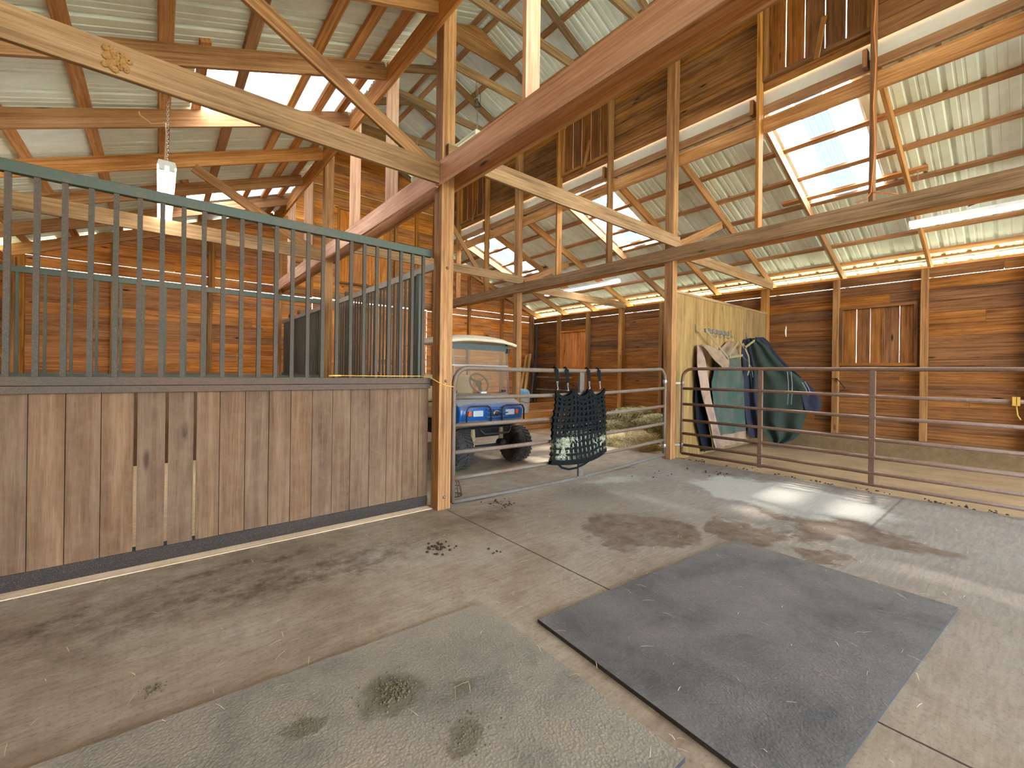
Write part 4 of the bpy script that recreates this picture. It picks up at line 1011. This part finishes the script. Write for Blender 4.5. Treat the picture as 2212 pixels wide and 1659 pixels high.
for sx in (-1, 1):
    c = 3.68+sx*.30
    m = MB(); m.box((c-.085+.02*sx*-1, 4.832, .715), (c+.085+.02*sx*-1, 4.86, .80)); h = obj('headlight', m, 'lens', ct, bevel=.012)
    m = MB(); m.box((c+sx*.115-.026, 4.836, .725), (c+sx*.115+.026, 4.87, .795)); obj('turn_signal', m, 'orange', ct, bevel=.006)
    m = MB(); w_ = .205; q = [(c-w_, .62), (c-w_, .80), (c-w_+.03, .85), (c-w_+.07, .865), (c+w_-.07, .865), (c+w_-.03, .85), (c+w_, .80), (c+w_, .62)]
    m.tube([(x, 4.79, z) for x, z in q], .012, 8); obj('brush_guard', m, 'black_tube', ct)
m = MB(); m.tube([(3.15, 4.82, .615), (3.3, 4.79, .60), (4.06, 4.79, .60), (4.21, 4.82, .615)], .014, 8)
m.tube([(3.40, 4.84, .60), (3.42, 4.80, .52), (3.47, 4.78, .475), (3.89, 4.78, .475), (3.94, 4.80, .52), (3.97, 4.84, .60)], .015, 8); obj('bumper', m, 'black_tube', ct)
m = MB(); m.box((3.2, 5.0, .40), (4.16, 7.4, .54)); obj('chassis', m, 'black', ct, bevel=.02)
m = MB(); m.box((3.16, 5.28, .54), (4.20, 6.1, .58)); obj('floorboard', m, 'black', ct)
m = MB(); m.tube([(3.3, 7.0, .265), (4.1, 7.0, .265)], .04, 8); obj('axle', m, 'black', ct)
m = MB(); m.tube([(3.3, 5.0, .265), (4.1, 5.0, .265)], .03, 8); m.lathe((3.95, 5.0, .28), (1, 0, 0), [(0, -.09), (.08, -.06), (.08, .06), (0, .09)], 14); obj('axle', m, 'black', ct)
for x in (3.42, 3.92):
    m = MB(); m.tube([(x, 4.97, .28), (x, 4.99, .36)], .014, 8); m.tube([(x, 4.99, .36), (x, 5.01, .52)], .035, 10); obj('shock_absorber', m, 'seat', ct)
for x, y in ((3.16, 5.0), (4.20, 5.0), (3.16, 7.0), (4.20, 7.0)):
    sx = -1 if x < 3.7 else 1; m = MB(); R, hw = .262, .135
    m.lathe((x, y, R), (1, 0, 0), [(.15, -hw+.01), (.17, -hw), (.22, -hw), (.245, -hw+.02), (R-.012, -hw+.045), (R-.010, 0), (R-.012, hw-.045), (.245, hw-.02), (.22, hw), (.17, hw), (.15, hw-.01), (.15, -hw+.01)], 36)
    for k in range(26):
        a = k*2*math.pi/26
        for s2 in (-1, 1):
            aa = a+(.12 if s2 > 0 else 0)
            def tp(dx, da, r_): return V((x+dx, y+math.cos(aa+da)*r_, R+math.sin(aa+da)*r_))
            p, q = tp(s2*.012, .0, R-.004), tp(s2*(hw-.02), .16, R-.008); up = tp(0, .08, 1)-V((x, y, R)); up.normalize()
            m.bar(p, q, .026, .018, up)
            p, q = tp(s2*(hw-.02), .16, R-.014), tp(s2*(hw+.002), .2, R-.05); m.bar(p, q, .026, .016, up)
    tr_ = obj('tire', m, 'tire', ct)
    m = MB(); m.lathe((x, y, R), (1, 0, 0), [(.152, -hw+.02), (.135, -hw+.03), (.125, -.03), (.06, -.02), (.05, -.05), (0, -.055)], 24); m.lathe((x, y, R), (1, 0, 0), [(.152, hw-.02), (.135, hw-.03), (.125, .03), (.06, .02), (.05, .05), (0, .055)], 24); obj('rim', m, 'rim', tr_)
# windscreen
WY0, WY1 = 5.19, 5.26
def wp(x, z): t_ = (z-1.0)/(1.75-1.0); return V((x, WY0+(WY1-WY0)*t_, z))
for z0, z1 in ((1.035, 1.42), (1.432, 1.70)):
    m = MB(); m.face([wp(3.17, z0), wp(4.22, z0), wp(4.22, z1), wp(3.17, z1)]); g = obj('windscreen', m, 'glass', ct); g['label'] = 'lightly tinted dusty windscreen pane'
m = MB(); m.bar(wp(3.17, 1.70), wp(4.22, 1.70), .012, .085, Z); o = obj('sun_band', m, 'band', ct)
m = MB(); m.bar(wp(3.17, 1.427), wp(4.22, 1.427), .02, .022, Z); obj('windscreen_hinge', m, 'light_steel', ct)
for x in (3.15, 4.235):
    m = MB(); m.tube([wp(x, .98)+V((0, .03, 0)), wp(x, 1.4)+V((0, .03, 0)), wp(x, 1.78)+V((0, .03, 0))], .016, 8); obj('strut', m, 'gate_galv', ct)
    m = MB(); c = wp(x, 1.665); m.box(c-V((.03, .03, .035)), c+V((.03, .035, .035))); obj('clamp', m, 'black', ct, bevel=.006)
    m = MB(); m.tube([(x, 6.35, .6), (x, 6.40, 1.78)], .016, 8); obj('strut', m, 'black_tube', ct)
    m = MB(); c = wp(x+(.08 if x < 3.5 else -.12), 1.05); m.box(c-V((.035, .02, .02)), c+V((.035, .012, .015))); obj('clip', m, 'black', ct)
m = MB(); NX, NY = 14, 10; vs = []; fs = []
for j in range(NY+1):
    for i in range(NX+1):
        u, v = i/NX*2-1, j/NY*2-1
        x = 3.69+u*.635; y = 5.82+v*.70; e = max(abs(u), abs(v))
        z = 1.795+.10*(1-abs(u)**3)*(1-.5*abs(v)**4)-.03*(e**8)
        vs.append(V((x, y, z)))
fs = [[j*(NX+1)+i, j*(NX+1)+i+1, (j+1)*(NX+1)+i+1, (j+1)*(NX+1)+i] for j in range(NY) for i in range(NX)]
m.shared(vs, fs, None, .5, 0, True); o = obj('canopy', m, 'cream', ct); s_ = o.modifiers.new('s', 'SOLIDIFY'); s_.thickness = .045; s_.offset = -1
bv = o.modifiers.new('b', 'BEVEL'); bv.width = .015; bv.segments = 2; bv.limit_method = 'ANGLE'
m = MB(); m.tube([(3.88+.165*math.cos(a), 5.52+.075*math.sin(a), 1.16+.145*math.sin(a)) for a in [k*2*math.pi/24 for k in range(24)]], .016, 8, closed=True)
sw = obj('steering_wheel', m, 'black', ct)
m = MB()
for a in (.6, 2.6, 4.7): m.bar((3.88, 5.52, 1.16), (3.88+.16*math.cos(a), 5.52+.073*math.sin(a), 1.16+.14*math.sin(a)), .012, .05, V((0, -1, .5)))
m.lathe((3.88, 5.53, 1.15), (0, -.9, .45), [(0, .03), (.05, .025), (.055, 0), (.04, -.03)], 14); obj('wheel_spokes', m, 'black', sw)
m = MB(); m.tube([(3.88, 5.54, 1.15), (3.86, 5.25, .70)], .022, 8); obj('steering_column', m, 'black', ct)
for x in (3.40, 3.94):
    m = MB(); m.box((x-.24, 6.10, .85), (x+.24, 6.20, 1.28)); obj('seat_back', m, 'seat', ct, bevel=.035)
m = MB(); m.box((3.18, 5.75, .62), (4.18, 6.2, .84)); obj('seat', m, 'seat', ct, bevel=.04)
m = MB(); m.box((3.14, 6.4, .56), (4.22, 7.45, .60)); m.box((3.14, 6.4, .6), (3.17, 7.45, .86)); m.box((4.19, 6.4, .6), (4.22, 7.45, .86)); m.box((3.14, 7.42, .6), (4.22, 7.45, .86)); m.box((3.14, 6.4, .6), (4.22, 6.43, .86)); obj('cargo_bed', m, 'cart', ct)
m = MB(); m.box((3.70, 5.20, 1.015), (3.80, 5.25, 1.045)); tag(obj('paper_note', m, 'white'), 'small folded white paper on the cart dashboard', 'paper')

# ------------------------------------------------------------------ things along the back and in the far corner
b = thing('bucket', (6.86, 7.95, .36), 'white bucket stuffed with a blue rag beside the cart', 'bucket')
m = MB(); m.lathe((6.86, 7.95, .36), (0, 0, 1), [(0, 0), (.18, 0), (.215, .42), (.222, .42), (.222, .45), (.20, .45), (.17, .02), (0, .02)], 24); obj('pail', m, 'bucket', b)
m = MB(); m.tube([(6.64, 7.95, .78), (6.66, 7.80, .66), (6.86, 7.715, .60), (7.06, 7.80, .66), (7.08, 7.95, .78)], .005, 5); obj('bail', m, 'wire', b)
m = MB(); lump(m, (6.84, 7.93, .83), (.36, .34, .2), 0, power=.8, seed=9); tag(obj('rag', m, 'bluebag'), 'crumpled pale blue rag in the white bucket', 'rag')
t = thing('wooden_crate', (7.5, 8.3, -.06), 'long low wooden crate on the floor behind the hay net', 'crate')
m = MB()
for z in (-.06, .08, .22): m.box((6.6, 7.75, z), (8.35, 7.77, z+.13), axis=0); m.box((6.6, 8.6, z), (8.35, 8.62, z+.13), axis=0); m.box((8.33, 7.77, z), (8.35, 8.6, z+.13), axis=1); m.box((6.6, 7.77, z), (6.62, 8.6, z+.13), axis=1)
obj('slats', m, 'crate', t); m = MB()
for k in range(4): m.box((6.6, 7.75+k*.22, .345), (8.35, 7.75+k*.22+.20, .36), axis=0)
obj('lid', m, 'crate', t)
m = MB(); m.box((7.25, 8.25, .36), (8.6, 8.35, .54), axis=0); tag(obj('lumber_offcut', m, 'crate'), 'thick timber offcut lying on the crate right of the white bucket', 'lumber')
GPO = 'round wooden poles leaning in the far corner'
m = MB(); m.tube([(9.35, 10.9, -.06), (9.60, 10.95, .63), (9.90, 11.05, 1.98)], .055, 10); tag(obj('wooden_pole', m, 'pole'), 'thicker round pole leaning in the far right corner', 'pole', GPO)
m = MB(); m.tube([(9.18, 10.9, -.06), (9.40, 10.95, .63), (9.74, 11.06, 1.93)], .040, 10); tag(obj('wooden_pole', m, 'pole'), 'thinner round pole just left of the thicker one in the corner', 'pole', GPO)
m = MB(); m.tube([(9.60, 10.7, -.06), (9.80, 10.8, .8), (9.98, 10.88, 1.7)], .055, 10); tag(obj('dark_pipe', m, 'pipe'), 'dark plastic pipe leaning right of the two poles', 'pipe')
m = MB(); m.tube([(10.12, 10.98, -.06), (10.12, 10.98, 3.0)], .045, 10); tag(obj('downpipe', m, 'pipe'), 'dark upright pipe in the far right corner, wall high', 'pipe')
t = thing('ladder', (7.1, 11.05, 0), 'aluminium ladder leaning on the back wall behind the cart', 'ladder')
for x in (6.80, 7.30):
    m = MB(); m.bar((x, 10.75, -.06), (x, 11.15, 2.36), .03, .07, V((0, 1, 0))); obj('rail', m, 'alu', t)
for k in range(7):
    z = .25+.31*k; y = 10.75+.4*(z+.06)/2.42; m = MB(); m.tube([(6.80, y, z), (7.30, y, z)], .016, 8); obj('rung', m, 'alu', t)
t = thing('saddle_rack', (10.05, 10.1, .6), 'metal bar rack on the right wall beside the poles', 'rack')
for z in (.78, 1.19):
    m = MB(); m.tube([(10.10, 9.3, z), (10.10, 10.9, z)], .022, 8); obj('bar', m, 'light_steel', t)
for y in (9.5, 10.8):
    m = MB(); m.bar((10.12, y, .5), (10.12, y, 1.4), .03, .03, V((0, 1, 0))); obj('upright', m, 'wire', t)
m = MB()
for k in range(9): m.tube([(9.98, 9.45+k*.1, .72), (10.06, 9.45+k*.1, 1.40)], .007, 5)
for k in range(8): m.tube([(9.98+.08*k/7, 9.45, .72+.68*k/7), (9.98+.08*k/7, 10.25, .72+.68*k/7)], .007, 5)
tag(obj('wire_grid', m, 'wire'), 'dark wire grid panel on the rack, seen past the hay net straps', 'grid')
# orange extension cord on the clerestory stud
m = MB(); m.tube([(6.185, 1.150, 6.3), (6.183, 1.16, 5.6), (6.186, 1.175, 5.25), (6.182, 1.15, 4.9), (6.186, 1.17, 4.4), (6.183, 1.15, 3.9), (6.186, 1.18, 3.42), (6.19, 1.22, 3.36), (6.18, 1.32, 3.34)], .006, 6)
m.tube([(6.186, 1.18, 3.42), (6.186, 1.12, 3.40), (6.188, 1.02, 3.36), (6.19, .95, 3.33)], .006, 6)
tag(obj('extension_cord', m, 'orange_cord'), 'orange extension cord running down the stud right of the big shutter', 'cord')
m = MB(); m.tube([(8.35, .42, 3.94), (8.3, .35, 3.80), (8.2, .30, 3.72), (8.1, .38, 3.62), (8.05, .55, 3.56)], .008, 6); tag(obj('lamp_cable', m, 'wire'), 'dark cable sagging from the right roof to the lit lamp at the edge', 'cable')
# wire muzzle lying behind the near gate
t = thing('grazing_muzzle', (2.48, 3.95, 0), 'small rusty wire basket lying behind the gate hinge post', 'basket'); m = MB()
for k in range(12):
    a = k*math.pi/6; m.tube([(2.47+.085*math.cos(a), 3.95+.085*math.sin(a), .005), (2.47+.07*math.cos(a), 3.95+.07*math.sin(a), .09), (2.47+.045*math.cos(a), 3.95+.045*math.sin(a), .165)], .004, 5)
obj('ribs', m, 'rust', t)
for r_, z in ((.086, .006), (.071, .09), (.046, .166)):
    m = MB(); m.tube([(2.47+r_*math.cos(k*.3142), 3.95+r_*math.sin(k*.3142), z) for k in range(20)], .005, 5, closed=True); obj('ring', m, 'rust', t)

# ------------------------------------------------------------------ mats, straw, droppings
def mat_obj(poly, th, mat, label):
    m = MB(); n = len(poly); m.face([(x, y, th) for x, y in poly], mi=0)
    for i in range(n):
        a, b = poly[i], poly[(i+1) % n]; m.face([(a[0], a[1], .001), (b[0], b[1], .001), (b[0], b[1], th), (a[0], a[1], th)], mi=1)
    return tag(obj('rubber_mat', m, [mat, 'mat_edge'], bevel=.0), label, 'mat', 'rubber mats on the concrete')
mat_obj([(1.50, .42), (3.555, .262), (3.578, 1.504), (1.574, 1.665)], .020, 'mat_a', 'dark rubber mat lying clear in the aisle, whole outline visible')
mat_obj([(-.40, .77), (1.411, .748), (1.436, 1.988), (-.38, 2.08)], .018, 'mat_b', 'paler dusty rubber mat at the bottom edge, smeared with droppings')
m = MB()
def bit(x, y, z, L, a, w, rn):
    d = V((math.cos(a), math.sin(a), 0))*L/2; s_ = V((-math.sin(a), math.cos(a), 0))*w/2; p = V((x, y, z)); h = Z*random.uniform(.001, .006)
    m.face([p-d-s_, p-d+s_, p+s_+h, p-s_+h], rnd=rn); m.face([p-s_+h, p+s_+h, p+d+s_*.5, p+d-s_*.5], rnd=rn)
for k in range(620):
    x, y = random.uniform(-.7, 5.9), random.uniform(.25, 3.6)
    on1 = 1.5 < x < 3.6 and .3 < y < 1.6; on2 = x < 1.43 and .75 < y < 2.05
    bit(x, y, .0225 if (on1 or on2) else .003, random.uniform(.015, .075), random.uniform(0, 6.28), random.uniform(.0012, .0028), random.random())
for k in range(260): bit(random.uniform(-.7, 1.9), random.uniform(3.62, 3.78), .006, random.uniform(.015, .07), random.uniform(0, 6.28), .002, random.random())
for k in range(200): bit(random.gauss(4.3, .35), random.gauss(3.35, .14), .003, random.uniform(.02, .08), random.uniform(0, 6.28), .002, random.random())
tag(obj('loose_straw', m, 'straw'), 'thin straw bits scattered over the floor and mats', 'straw', kind='stuff')
def crumbs(name, spots, mat, label, cat):
    m = MB()
    for cx, cy, z, sd, n, r0, r1 in spots:
        for k in range(n):
            p = V((random.gauss(cx, sd), random.gauss(cy, sd), z)); r_ = random.uniform(r0, r1)
            m.lathe(p, (random.uniform(-.3, .3), random.uniform(-.3, .3), 1), [(0, 0), (r_, r_*.1), (r_*.9, r_*.7), (r_*.4, r_*1.1), (0, r_*1.15)], 6)
    return tag(obj(name, m, mat), label, cat, kind='stuff')
crumbs('manure_crumbs', [(1.64, 2.84, .0, .06, 40, .004, .013), (1.93, 2.53, 0, .03, 5, .005, .012), (2.7, 3.42, 0, .08, 24, .004, .014), (5.87, 2.74, 0, .1, 14, .005, .016), (5.2, 3.2, 0, .2, 12, .004, .012)], 'manure', 'dark manure crumbs scattered on the concrete near the gates', 'manure')
crumbs('droppings', [(.75, 1.66, .016, .045, 260, .002, .007), (.43, 1.70, .016, .03, 60, .002, .005), (.88, 1.30, .016, .05, 60, .002, .006), (.0, 2.3, 0, .02, 30, .002, .006)], 'droppings', 'dried green droppings trodden into the paler mat', 'droppings')
crumbs('dirt_crumbs', [(random.uniform(6.42, 6.6), random.uniform(.1, 3.5), -.02, .05, 5, .005, .016) for _ in range(30)], 'manure', 'dark dirt crumbs along the slab edge under the rusty gate', 'dirt')

# ------------------------------------------------------------------ light: open sky, sun, and the lit tubes above
w = bpy.data.worlds.new('world'); scene.world = w; w.use_nodes = True
nt = w.node_tree; nt.nodes.clear(); out = nt.nodes.new('ShaderNodeOutputWorld'); bg = nt.nodes.new('ShaderNodeBackground')
sky = nt.nodes.new('ShaderNodeTexSky'); sky.sky_type = 'NISHITA'; sky.sun_disc = False; sky.sun_elevation = math.radians(62); sky.sun_rotation = math.radians(95)
mx = nt.nodes.new('ShaderNodeMix'); mx.data_type = 'RGBA'; mx.inputs[0].default_value = .6
mx.inputs[7].default_value = (3.0, 3.35, 3.75, 1)
nt.links.new(sky.outputs[0], mx.inputs[6]); nt.links.new(mx.outputs[2], bg.inputs[0]); bg.inputs[1].default_value = 1.0
nt.links.new(bg.outputs[0], out.inputs[0])
sd = bpy.data.lights.new('sun', 'SUN'); so = bpy.data.objects.new('sun', sd); COL.objects.link(so)
so.rotation_euler = V((-.45, -.10, -1)).to_track_quat('-Z', 'Y').to_euler(); so.location = (8, 2, 14); sd.energy = 12.0; sd.angle = math.radians(2.5); sd.color = (1, .96, .88)

scene.view_settings.view_transform = 'Standard'; scene.view_settings.look = 'None'
scene.view_settings.gamma = 1.0; scene.view_settings.use_curve_mapping = False
scene.view_settings.exposure = 2.3
scene.cycles.max_bounces = 10; scene.cycles.diffuse_bounces = 6; scene.cycles.transparent_max_bounces = 12
scene.cycles.use_denoising = True
scene.cycles.sample_clamp_indirect = 8.0
